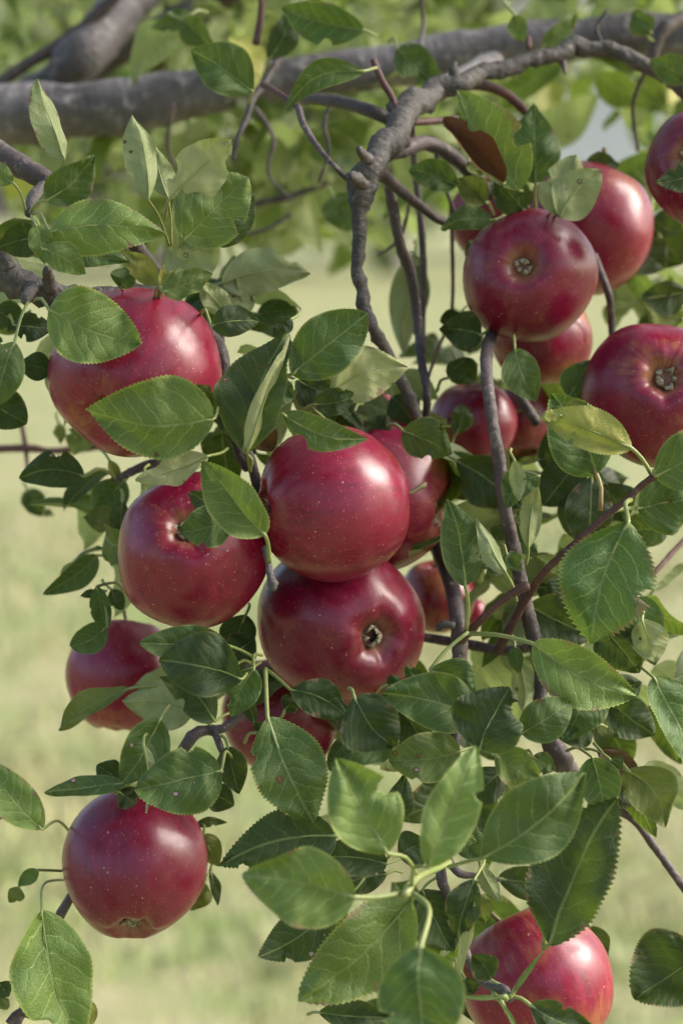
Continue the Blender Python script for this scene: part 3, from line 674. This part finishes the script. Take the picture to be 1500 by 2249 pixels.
L(358, 640, 466, 597, 58, -.01, 's', pet=(340, 655, .02), roll=-20)
L(266, 632, 288, 588, 52, .02, 'b', pet=(262, 650, .04))
L(106, 678, 311, 754, 142, -.018, 'l', pet=(72, 660, .0), fold=.12, arch=.03, bend=.05)
L(32, 750, -10, 893, 84, -.015, 'm', pet=(62, 662, -.005), fold=.15)
L(30, 712, 118, 720, 56, .03, 'x', pet=(20, 690, .03))
L(115, 815, 40, 800, 55, .04, 'x')
L(-10, 680, 60, 720, 60, .045, 'd'); L(-20, 880, 60, 930, 80, .06, 'd')
L(472, 918, 184, 902, 162, -.032, 'l', pet=(500, 905, .02), fold=.16, arch=.03, bend=-.07, roll=-8, asy=.15)
L(484, 908, 386, 852, 84, -.012, 'd', pet=(505, 912, .02), notch=[(.5, -1, .75, .16), (.3, 1, .3, .1)])
L(535, 990, 632, 732, 136, -.022, 'd', pet=(548, 1035, .0), fold=.25, bend=-.05, roll=-22)
L(543, 990, 648, 738, 40, -.030, 'y', under=True, pet=(550, 1035, .0), roll=30, bend=.05, fold=.3)
L(640, 822, 806, 690, 118, -.02, 'b', pet=(555, 945, .02), pr=4.2, fold=.10)
L(724, 866, 896, 806, 108, .0, 'y', under=True, pet=(690, 890, .02), bend=.12, fold=-.15, arch=.03)
L(464, 714, 568, 704, 66, -.01, 'd', pet=(440, 690, .03))
L(503, 690, 436, 612, 52, .01, 'o', under=True, pet=(520, 715, .03))
L(488, 622, 682, 600, 92, .09, 'o', under=True, bend=.08, notch=[(.75, 1, .4, .1)])
L(520, 610, 545, 690, 60, .09, 'o', under=True)
L(618, 908, 806, 972, 72, -.026, 'm', pet=(560, 920, .02), arch=.09, fold=-.18, droop=.12, bend=.07, notch=[(.3, 1, .55, .1)])
L(692, 888, 783, 866, 56, .0, 'd', pet=(660, 905, .02))
L(582, 1176, 449, 1008, 98, -.035, 'l', pet=(592, 1235, -.018), fold=.38, roll=-16, pr=4.6)
L(508, 1140, 394, 1168, 84, -.024, 'm', pet=(560, 1120, -.01), roll=10)
L(502, 1142, 416, 1080, 62, -.018, 'd', pet=(560, 1130, -.01))
L(458, 1002, 298, 1056, 66, -.015, 'y', under=True, pet=(500, 985, .03), roll=38, fold=.0)
L(318, 1045, 314, 1090, 12, -.01, 'y', under=True)
L(186, 1046, 42, 1050, 74, .07, 'd', pet=(258, 1052, .1), bend=.10, notch=[(.4, 1, .4, .1)])
L(60, 1075, 92, 1135, 48, .26, 'd'); L(95, 1125, 118, 1132, 16, .26, 'n')
L(214, 1220, 94, 1306, 52, .10, 'm', pet=(270, 1225, .1), bend=-.06)
L(213, 1288, 232, 1385, 40, .06, 'm', pet=(270, 1300, .09)); L(235, 1375, 153, 1420, 56, .055, 'm', pet=(232, 1330, .06), bend=-.12)
L(212, 1300, 175, 1310, 18, .07, 'd'); L(245, 1295, 270, 1340, 34, .08, 'd')
L(275, 1055, 205, 1150, 70, .12, 'b'); L(250, 1150, 183, 1135, 56, .11, 'o', roll=20); L(268, 1100, 254, 1200, 40, .09, 'x')
L(240, 1010, 262, 1060, 22, .1, 'y', pr=3); L(130, 930, 135, 975, 26, .2, 'o'); L(190, 940, 160, 1000, 60, .2, 'o')
# middle left, below the cluster
L(497, 1417, 306, 1412, 74, -.005, 'm', pet=(560, 1445, .03), wave=.10)
L(532, 1492, 345, 1452, 122, -.012, 'd', pet=(572, 1455, .03), fold=.10, bend=.06)
L(472, 1585, 350, 1488, 78, .01, 'd', pet=(520, 1560, .03), bend=.12)
L(425, 1560, 268, 1540, 96, .045, 'l', under=True, pet=(470, 1600, .05)); 
L(282, 1512, 124, 1600, 54, .05, 'o', pet=(345, 1508, .05), roll=35, twist=.9)
L(352, 1580, 268, 1722, 88, .005, 'm', pet=(372, 1550, .03), fold=.25)
L(316, 1635, 312, 1788, 24, -.005, 'l', under=True, roll=40)
L(486, 1692, 298, 1735, 132, -.012, 'm', pet=(510, 1665, .03), fold=.14)
L(282, 1720, 98, 1742, 46, .01, 'm', pet=(330, 1700, .03), roll=30)
L(264, 1716, 212, 1682, 52, .02, 'd'); L(288, 1725, 230, 1732, 34, .02, 'l', under=True); L(262, 1740, 300, 1765, 50, .02, 'd')
L(500, 1640, 525, 1745, 60, .03, 'x'); L(455, 1740, 515, 1770, 60, .03, 'd')
L(94, 1822, -20, 1672, 82, -.01, 'f', pet=(172, 1852, .09), fold=.2, bend=-.06)
L(10, 1750, -25, 1800, 50, .0, 'm')
L(92, 2000, 180, 2320, 168, -.015, 'f', pet=(185, 1935, .095), fold=.22, bend=.05, notch=[(.72, 1, .55, .05)], pr=3)
L(196, 2200, 190, 2270, 40, .02, 'y'); L(180, 2225, 160, 2280, 50, .01, 'm'); L(-5, 2160, 20, 2190, 40, .02, 'd'); L(0, 2215, 18, 2195, 30, .02, 'o')
L(84, 1912, 40, 1945, 30, .03, 'l', pet=(175, 1905, .09)); L(42, 1950, 20, 1985, 34, .03, 'o')
L(448, 1832, 482, 1905, 50, .05, 'o', red=False); L(450, 1940, 420, 2000, 50, .06, 'o'); L(462, 1915, 478, 1990, 22, .05, 'd'); L(430, 1812, 500, 1808, 20, .06, 'n')
L(588, 1575, 688, 1808, 150, -.012, 'm', pet=(583, 1470, .02), pr=4.8, fold=.12, bend=.04, pe=1.05, notch=[(.28, 1, .25, .05)])
L(558, 1468, 510, 1578, 68, .0, 'b', pet=(575, 1440, .03), notch=[(.7, 1, .5, .1)])
L(638, 1515, 765, 1578, 78, .02, 'd', pet=(585, 1470, .03), bend=-.1, fold=.1)
L(560, 1590, 530, 1500, 30, .03, 'x'); L(625, 1560, 655, 1530, 40, .03, 'x'); L(560, 1610, 590, 1590, 40, .03, 'x')
L(520, 1460, 450, 1480, 60, .03, 'x'); L(500, 1440, 560, 1400, 70, .05, 'x'); L(540, 1350, 520, 1440, 70, .06, 'x')
L(778, 1530, 868, 1642, 128, -.01, 'd', pet=(765, 1512, .0), fold=.3, bend=.1, pr=4)
L(862, 1640, 725, 1678, 62, .0, 'b', roll=20); L(880, 1560, 935, 1650, 100, .01, 'd'); L(800, 1640, 720, 1690, 70, .01, 'd')
L(1046, 1572, 838, 1522, 112, -.018, 'm', pet=(1075, 1590, .01), fold=.22, bend=.04, pr=4)
L(945, 1472, 1045, 1548, 92, .0, 'b', pet=(1028, 1388, .01), bend=-.12, pr=4.5); L(895, 1500, 930, 1480, 60, .01, 'b'); L(850, 1505, 880, 1490, 34, .0, 'd')
L(1012, 1650, 852, 1668, 100, -.012, 's', pet=(1050, 1645, .01), fold=.2, bend=-.06)
L(1052, 1646, 1122, 1510, 146, -.03, 'd', pet=(1020, 1690, .0), fold=.14, notch=[(.74, 1, .65, .13)], pr=4)
L(1145, 1612, 1256, 1540, 86, -.02, 'm', pet=(1105, 1640, .0), fold=.2)
# right
L(1295, 1498, 1240, 1628, 108, .01, 'b', wave=.14); L(1290, 1515, 1312, 1560, 60, .0, 'n'); L(1300, 1600, 1225, 1620, 70, .012, 'd')
L(1170, 1414, 1398, 1530, 122, -.01, 'f', pet=(1030, 1392, .02), pr=5, fold=.12, bend=.06, droop=.05)
L(1380, 1145, 1298, 1416, 184, -.04, 'b', pet=(1385, 1098, -.012), pr=5.5, fold=.16, wave=.05, serr=.05)
L(1400, 1310, 1438, 1462, 84, .03, 'b'); L(1410, 1360, 1440, 1458, 70, .02, 'o', under=True); L(1325, 1380, 1405, 1480, 96, .035, 'd')
L(1400, 1116, 1545, 1080, 128, .01, 'b', pet=(1310, 1150, .0), pr=5, roll=18)
L(1310, 1042, 1212, 864, 128, .0, 'b', pet=(1318, 1122, .0), pr=5, red=True, fold=.1)
L(1388, 985, 1188, 912, 86, -.02, 'y', pet=(1430, 1040, -.012), pr=5, arch=.08, fold=-.2, droop=.05); L(1235, 895, 1290, 885, 30, -.01, 'o'); L(1230, 912, 1186, 920, 26, -.022, 'y')
L(1440, 1046, 1620, 960, 120, -.03, 'm', pet=(1440, 1046, -.015), pr=5); L(1600, 1020, 1700, 1010, 100, .0, 'm', pet=(1442, 1050, -.015), pr=6, red=True)
L(1131, 765, 1176, 882, 76, .03, 'm', pet=(1128, 740, .06), fold=.2)
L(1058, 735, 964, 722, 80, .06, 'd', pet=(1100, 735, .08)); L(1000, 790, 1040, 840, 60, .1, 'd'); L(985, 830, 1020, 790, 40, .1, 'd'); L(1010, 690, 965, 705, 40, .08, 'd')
L(1140, 418, 1004, 197, 116, .04, 'f', pet=(1152, 455, .07), fold=.2, asy=.42, twist=.1)
L(1176, 402, 1172, 225, 110, .07, 'b', pet=(1178, 470, .09), fold=.06)
L(1212, 468, 1265, 338, 100, .035, 'o', pet=(1218, 500, .06), notch=[(.75, -1, .5, .1), (.5, 1, .3, .1)], under=True, fold=.3)
L(1230, 476, 1322, 372, 88, .03, 'o', pet=(1228, 500, .06), under=True, bend=.1, fold=.1)
L(1284, 362, 1362, 362, 48, .13, 'x'); L(1152, 462, 1078, 392, 76, .05, 'd', pet=(1165, 480, .07)); L(1160, 455, 1130, 415, 40, .06, 'x')
L(1068, 446, 1000, 392, 60, .06, 'o', bend=.1); L(1004, 405, 897, 370, 62, .06, 'b', pet=(1040, 420, .08), wave=.12)
L(1082, 482, 968, 500, 52, .05, 'm', pet=(1110, 470, .08)); L(1060, 540, 1020, 560, 40, .1, 'd')
L(1106, 402, 976, 254, 62, .03, 'm', dead=1.0, lab='rolled brown dead leaf beside the bright green one', fold=1.15, wave=.16, twist=.3, roll=20)
L(1030, 350, 1060, 385, 40, .07, 'o')
L(1530, 385, 1438, 402, 60, .0, 'd', roll=15); L(1510, 175, 1424, 132, 62, .10, 'm')
L(884, 946, 992, 1000, 88, .05, 'm', pet=(850, 935, .07), fold=.0, wave=.02)
L(1022, 1288, 985, 1094, 86, .0, 'm', pet=(1024, 1382, .01), pr=4.5, fold=.1, wave=.03, notch=[(.3, 1, .2, .05)])
L(1112, 1262, 1046, 1138, 44, -.005, 'l', pet=(1135, 1320, .01), roll=35, under=True); L(1108, 1262, 1062, 1205, 40, .005, 'd'); L(1112, 1215, 1142, 1255, 36, .01, 'b')
L(1184, 1045, 1113, 1118, 66, .01, 'b', pet=(1130, 1035, .025), bend=.2, roll=15); L(1130, 1010, 1140, 1100, 34, .005, 'l', under=True, roll=20)
L(1160, 1205, 1180, 1050, 46, .02, 'o', under=True, pet=(1155, 1240, .03)); L(1110, 1035, 1100, 965, 30, .04, 'o')
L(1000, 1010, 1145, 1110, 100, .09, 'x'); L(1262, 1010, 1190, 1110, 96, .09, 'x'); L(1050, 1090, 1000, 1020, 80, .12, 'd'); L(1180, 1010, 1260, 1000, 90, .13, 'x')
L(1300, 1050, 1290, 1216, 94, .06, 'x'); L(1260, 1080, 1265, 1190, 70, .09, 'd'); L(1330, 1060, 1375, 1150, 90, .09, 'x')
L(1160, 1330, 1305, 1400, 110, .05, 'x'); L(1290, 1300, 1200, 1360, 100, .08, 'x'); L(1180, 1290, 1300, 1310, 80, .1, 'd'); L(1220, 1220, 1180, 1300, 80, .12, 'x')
L(1138, 1440, 1155, 1565, 56, .08, 's', roll=20, under=True); L(1130, 1420, 1140, 1480, 30, .05, 'b')
L(1328, 1532, 1440, 1615, 84, .04, 'd'); L(1320, 1560, 1370, 1620, 70, .05, 'n'); L(1340, 1520, 1410, 1500, 60, .06, 'd')
L(1436, 1488, 1530, 1688, 96, .02, 'b', pet=(1400, 1458, .04), roll=-30)
L(1300, 1664, 1332, 1802, 82, .0, 'b', pet=(1245, 1650, .04), fold=.1); L(1340, 1670, 1365, 1690, 40, .0, 'd')
L(1320, 1650, 1412, 1756, 60, .03, 'x', dead=.75, lab='blackened shrivelled leaf'); L(1310, 1650, 1402, 1680, 40, .04, 'x', dead=.5)
L(1375, 1690, 1462, 1818, 104, .02, 'o', pet=(1335, 1660, .04), bend=-.15, pr=5, fold=.05); L(1340, 1740, 1410, 1755, 60, .05, 'x')
L(1090, 1660, 1184, 1712, 78, -.02, 's', pet=(1130, 1640, .0), fold=.1, bend=.05); L(1170, 1662, 1222, 1692, 46, -.01, 'm')
L(1105, 1690, 1024, 1774, 76, .0, 'x'); L(1110, 1700, 1120, 1760, 50, .01, 'm', under=True); L(1040, 1690, 1060, 1720, 40, .03, 'l')
L(1010, 1560, 1060, 1560, 70, .03, 'd'); L(960, 1690, 1010, 1700, 40, .04, 'd')
# foreground shoot, out of focus
L(852, 1876, 738, 1666, 150, -.085, 'f', pet=(915, 1922, -.075), pr=5, fold=.16, wave=.08, notch=[(.55, 1, .45, .09)])
L(940, 1906, 1050, 1642, 108, -.10, 'f', pet=(905, 1945, -.08), pr=4, fold=.16)
L(1058, 1886, 1286, 1698, 150, -.075, 'm', pet=(985, 1905, -.05), pr=4, fold=.12)
L(780, 1972, 530, 1925, 150, -.09, 'f', pet=(882, 1962, -.08), pr=6, fold=.14, bend=.05)
L(905, 1978, 655, 2190, 160, -.06, 'l', pet=(895, 1965, -.08), pr=4, fold=.14, bend=-.05)
L(924, 2080, 942, 2330, 176, -.11, 'b', pet=(908, 1965, -.085), pr=6, fold=.14)
L(870, 1800, 890, 1700, 56, .0, 'd'); L(875, 1880, 940, 1850, 80, -.01, 'd')
# bottom
L(738, 1836, 481, 1902, 122, -.01, 'd', pet=(790, 1830, .01), pr=4.5, fold=.14, bend=.08)
L(850, 1898, 690, 1885, 76, -.005, 'd', pet=(900, 1880, .01)); L(850, 1920, 720, 1960, 70, .01, 'd')
L(735, 1990, 572, 2102, 108, .0, 'd', pet=(800, 1930, .01), fold=.1)
L(1206, 2078, 1354, 1750, 158, -.045, 'd', pet=(1195, 2085, -.035), fold=.32, roll=-12, bend=-.04, pr=5, serr=.045)
L(1186, 1998, 1188, 1884, 56, -.04, 'o', pet=(1194, 2085, -.035), fold=.35, pr=5)
L(1094, 1930, 1272, 1932, 70, .0, 'd', pet=(1040, 1940, .01), fold=.2, bend=.05); L(1210, 1930, 1240, 1875, 60, .0, 'b'); L(1224, 1890, 1316, 1808, 78, .0, 'd')
L(1042, 1932, 1000, 2066, 76, -.02, 'd', pet=(1065, 1880, .0), fold=.3); L(1044, 1985, 1003, 2160, 26, -.025, 'y', under=True, roll=30)
L(928, 1955, 992, 2090, 118, .0, 'd', pet=(965, 1925, .0)); L(1054, 1900, 1102, 1985, 36, -.005, 'l', under=True); L(1050, 1965, 1065, 2030, 60, .02, 'o')
L(1020, 1830, 1060, 1890, 60, .0, 'b'); L(1010, 1840, 1045, 1850, 24, -.02, 'l', red=True)
L(1078, 2152, 1036, 2098, 60, -.04, 'd', pet=(1100, 2165, -.04), bend=.1, fold=.5); L(1020, 2150, 1040, 2185, 50, .0, 'x')
L(1164, 2208, 1310, 2262, 76, -.045, 'd', pet=(1122, 2190, -.042), bend=.1, pr=5); L(1295, 2035, 1325, 2118, 54, .07, 'd')
L(1545, 2100, 1396, 2200, 158, -.02, 'd', cup=-.25, fold=.1, pet=(1600, 2080, .02), wave=.08)
L(1120, 2190, 1195, 2085, 12, -.045, 'l', pet=(1115, 2195, -.04), pr=6); L(1108, 2190, 1010, 2190, 10, -.05, 'l', pet=(1112, 2195, -.045), pr=6); L(1100, 2200, 1150, 2290, 10, -.05, 'l', pr=6)
L(700, 2225, 860, 2235, 60, -.03, 'd'); L(860, 2215, 730, 2260, 70, -.03, 'm'); L(1000, 2130, 1050, 2250, 60, .06, 'x')
L(1510, 640, 1406, 652, 70, .10, 'd', pet=(1345, 680, .1)); L(1500, 700, 1412, 668, 60, .11, 'o'); L(1250, 872, 1298, 788, 68, .1, 'b')
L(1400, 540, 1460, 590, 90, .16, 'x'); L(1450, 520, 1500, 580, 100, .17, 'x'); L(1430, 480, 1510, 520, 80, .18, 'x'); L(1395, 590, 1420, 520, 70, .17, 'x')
L(1002, 952, 1018, 888, 44, .12, 'd'); L(912, 556, 886, 780, 66, .17, 'o', under=True); L(915, 580, 928, 690, 40, .16, 'o')
L(732, 430, 775, 508, 84, .26, 'm'); L(650, 832, 742, 880, 80, .05, 'd'); L(565, 690, 655, 682, 52, .12, 'b'); L(640, 840, 590, 880, 60, .03, 'b')
L(800, 155, 624, 245, 58, .09, 'm', bend=.18); L(872, 104, 962, 182, 76, .16, 'm', notch=[(.6, 1, .5, .1)])
L(555, 200, 420, 108, 100, .10, 'm', pet=(548, 225, .12)); L(800, 65, 618, 18, 84, .15, 'b'); L(400, 40, 470, 100, 60, .2, 'm'); L(420, 30, 330, 60, 40, .25, 'm')
L(560, 930, 600, 990, 60, .03, 'm', dead=.9, lab='dark brown curled leaf in the gap of the cluster'); L(575, 940, 540, 990, 60, .04, 'm', dead=.9)
L(1130, 30, 1150, 90, 40, .12, 'l'); L(1430, 70, 1390, 20, 50, .14, 'm'); L(1190, 100, 1270, 20, 40, .15, 'l'); L(590, 130, 640, 20, 60, .2, 'd')
L(480, 790, 440, 850, 60, .07, 'l'); L(640, 700, 600, 740, 40, .03, 'd'); L(760, 1010, 700, 960, 50, .09, 'x'); L(860, 950, 800, 930, 60, .09, 'd')
L(690, 900, 640, 860, 60, .05, 'l', under=True); L(780, 900, 740, 930, 80, .07, 'd'); L(860, 870, 910, 930, 70, .12, 'd'); L(960, 990, 900, 930, 60, .12, 'x')

# ------------------------------------------------------------------ more of the tree behind: leaves out of focus
def leaf_proto(seed, under):
    rs = random.Random(seed)
    v, f, uv, rim = leaf_geo(Vector((0, 0, 0)), Vector((0, 1, 0)), rs.uniform(.46, .6), Vector((0, 0, 1)), fold=rs.uniform(.1, .5), arch=rs.uniform(-.08, .1), droop=rs.uniform(0, .3), wave=.08, bend=rs.uniform(-.1, .1), NU=12, NV=4, seed=seed, serr=0)
    return v, f, uv, rim
PROTO = [leaf_proto(100 + k, 0) for k in range(7)]
PROTO_ME = []
def rand_rot(rs):
    ax = Vector((rs.gauss(0, 1), rs.gauss(0, 1), rs.gauss(0, 0.6))).normalized()          # along the leaf
    ax = (ax + Vector((0, 0, -0.35))).normalized()
    up = (Vector((0, 0, 1)) + 0.9 * Vector((rs.gauss(0, 1), rs.gauss(0, 1), rs.gauss(0, 1)))).normalized()
    n = (up - ax * up.dot(ax)).normalized(); s = ax.cross(n)
    return Matrix((s, ax, n)).transposed()
BRS = random.Random(77)
def back_leaf_object(px, py, z, tone):
    k = BRS.randrange(len(PROTO)); 
    while len(PROTO_ME) < len(PROTO):
        v, f, uv, rim = PROTO[len(PROTO_ME)]
        o = link('leaf', v, f, M['leaf_far'], None, uv, 'leaf_uv', rim=rim); me = o.data; bpy.data.objects.remove(o); PROTO_ME.append(me)
    o = bpy.data.objects.new('leaf', PROTO_ME[k]); COL.objects.link(o); o.parent = tree
    o.matrix_local = Matrix.Translation(at(px, py, z) - TREE_BASE) @ rand_rot(BRS).to_4x4() @ Matrix.Scale(BRS.uniform(.034, .052), 4)
    br, ye, sp = TONE[tone]; o.color = (br * BRS.uniform(.85, 1.2), ye, sp, 1)
print('LEAVES', LEAF_N[0])
nback = 298 - LEAF_N[0]
cnt = 0
def clear_zone(px, py):      # where the photograph lets the pale house and the lawn show
    if 1195 < px < 1330 and 165 < py < 350: return True
    if 960 < px < 1500 and py > 420: return True
    if py > 500: return True
    return False
while cnt < nback:
    px = BRS.uniform(-60, 1560); py = BRS.uniform(-40, 500) 
    if clear_zone(px, py) or (60 < px < 350 and py < 210): continue
    z = BRS.uniform(.28, .75)
    if py > 240 and px < 780: z = BRS.uniform(.35, .8)
    back_leaf_object(px, py, z, BRS.choice('mlloly')); cnt += 1
def leaf_mass(name, n, sampler, seed, smin=.045, smax=.068):
    rs = random.Random(seed); vs_, fs, uvs, rim = [], [], [], []
    for _ in range(n):
        c = sampler(rs)
        if c is None: continue
        v, f, uv, r = PROTO[rs.randrange(len(PROTO))]
        mt = Matrix.Translation(c - TREE_BASE) @ rand_rot(rs).to_4x4() @ Matrix.Scale(rs.uniform(smin, smax), 4)
        b = len(vs_)
        vs_ += [tuple(mt @ Vector(p)) for p in v[::1]]; fs += [tuple(i + b for i in q) for q in f]; uvs += uv; rim += r
    o = link(name, vs_, fs, M['leaf_far'], tree, uvs, 'leaf_uv', rim=rim); o.color = (.58, .22, .1, 1)
    return tag(o, kind='stuff')
def s_back(rs):
    px = rs.uniform(-150, 1650); py = rs.uniform(-500, 470); z = rs.uniform(.6, 1.9)
    if clear_zone(px, py) or (60 < px < 350 and py < 210 and z < .8): return None
    if py > 250 and rs.random() < .25: return None
    if px > 1150 and py > 130 and rs.random() < .4: return None
    return at(px, py, z)
leaf_mass('foliage', 900, s_back, 5, .036, .056)
def s_near(rs):
    px = rs.uniform(-60, 1560); py = rs.uniform(-60, 490)
    if clear_zone(px, py) or (60 < px < 350 and py < 210) or rs.random() < .35 * (py > 330): return None
    return at(px, py, rs.uniform(.34, .75))
leaf_mass('foliage', 210, s_near, 21, .03, .048)
def s_mid(rs):
    px = rs.uniform(240, 800); py = 250 + 260 * rs.random() ** 1.1
    return at(px, py, rs.uniform(.4, 1.3))
leaf_mass('foliage', 190, s_mid, 31, .034, .05)
def s_top_shade(rs):               # unseen crown leaves above the frame, added to hold back sky light
    return at(rs.uniform(-1500, 2600), rs.uniform(-2600, -130), rs.uniform(-.35, 1.6))
leaf_mass('foliage', 1000, s_top_shade, 6, .055, .078)
def s_sun_screen(rs):             # unseen leaves added towards the sun to shade and dapple the cluster
    p = at(750, 1100, .05) + sdir * rs.uniform(.42, 1.5) + Vector((rs.gauss(0, .12), rs.uniform(-.45, .55), rs.uniform(-.45, .5)))
    q = CM.inverted() @ p
    if q.x / -q.z * FPX + 750 < 1640: return None
    return p
leaf_mass('foliage', 420, s_sun_screen, 9, .055, .075)
FILL = [(1010, 1400, 1000, 1470, .09, .2, 44), (470, 950, 1420, 1660, .09, .17, 18), (720, 1120, 1640, 2080, .05, .14, 26), (520, 1000, 860, 990, .08, .16, 14),
        (-20, 120, 480, 860, .06, .15, 11), (1310, 1540, 470, 720, .17, .26, 16), (380, 560, 540, 1000, .08, .13, 14), (950, 1260, 760, 1010, .2, .3, 20), (200, 300, 1020, 1220, .1, .16, 5), (1250, 1480, 1480, 1780, .06, .14, 12), (1380, 1520, 1130, 1480, .08, .16, 8)]
def s_fill(rs):
    k = rs.choices(range(len(FILL)), [f[6] for f in FILL])[0]; a = FILL[k]
    px, py = rs.uniform(a[0], a[1]), rs.uniform(a[2], a[3]); return at(px, py, rs.uniform(a[4], a[5]) + zo(px, py))
o = leaf_mass('foliage', sum(f[6] for f in FILL), s_fill, 12, .032, .05); o.color = (.30, .05, .1, 1)  # filler leaves coloured darker to deepen the shade in the gaps

# ------------------------------------------------------------------ trees at the end of the lawn
def far_tree(x, y, h, rad, label, seed, col):
    rs = random.Random(seed)
    o = empty('background_tree', (x, y, 0), label, 'tree', 'trees at the far end of the lawn')
    tv, tf, tu = tube([(0, 0, -.1), (.05, 0, h * .3), (0, .1, h * .6), (0, .1, h * .9)], [h * .035, h * .028, h * .02, h * .006], 10, .4)
    link('trunk', tv, tf, M['limb'], o, tu)
    vs_, fs = [], []
    lobes = [(rs.gauss(0, rad * .5), rs.gauss(0, rad * .5), h * rs.uniform(.22, .95), rad * rs.uniform(.3, .55)) for _ in range(16)]
    for _ in range(2600):
        lx, ly, lz, lr = rs.choice(lobes)
        d = Vector((rs.gauss(0, 1), rs.gauss(0, 1), rs.gauss(0, 1))).normalized() * lr * rs.uniform(.6, 1.05)
        p = Vector((lx, ly, max(.3, lz))) + d
        if p.z < .15: continue
        a = Vector((rs.gauss(0, 1), rs.gauss(0, 1), rs.gauss(0, 1))).normalized(); b_ = a.orthogonal().normalized(); s = rs.uniform(.16, .34)
        k = len(vs_); vs_ += [tuple(p - a * s * 1.6), tuple(p + b_ * s), tuple(p + a * s * 1.6), tuple(p - b_ * s)]; fs.append((k, k + 1, k + 2, k + 3))
    link('crown', vs_, fs, M[col], o)
for nm, a, b in (('crown_green', (.055, .10, .02), (.11, .15, .03)), ('crown_yellow', (.12, .15, .025), (.20, .20, .045))):
    g = NG(nm); co = g.n('ShaderNodeTexCoord').outputs['Object']
    c = g.mix(g.noise(co, 1.2, 5.0), C4(*a), C4(*b))
    tr = g.n('ShaderNodeBsdfTranslucent'); g.put(tr, 'Color', c); mx = g.n('ShaderNodeMixShader'); g.put(mx, 0, .35)
    g.t.links.new(g.bsdf(c, .6), mx.inputs[1]); g.t.links.new(tr.outputs[0], mx.inputs[2]); M[nm] = g.finish(mx.outputs[0])
far_tree(-10.5, 56, 11, 4.6, 'rounded green tree farthest to the left end of the lawn', 1, 'crown_green')
far_tree(-5.0, 66, 13, 5.0, 'yellowish tree behind the grey limb at the left', 2, 'crown_yellow')
far_tree(1.2, 60, 11, 4.4, 'green tree glimpsed past the forked branch', 3, 'crown_green')
far_tree(5.2, 88, 15, 5.0, 'tall yellowish tree left of the white house', 4, 'crown_yellow')
far_tree(9.8, 52, 4.6, 2.0, 'small green tree in front of the white house', 5, 'crown_green')
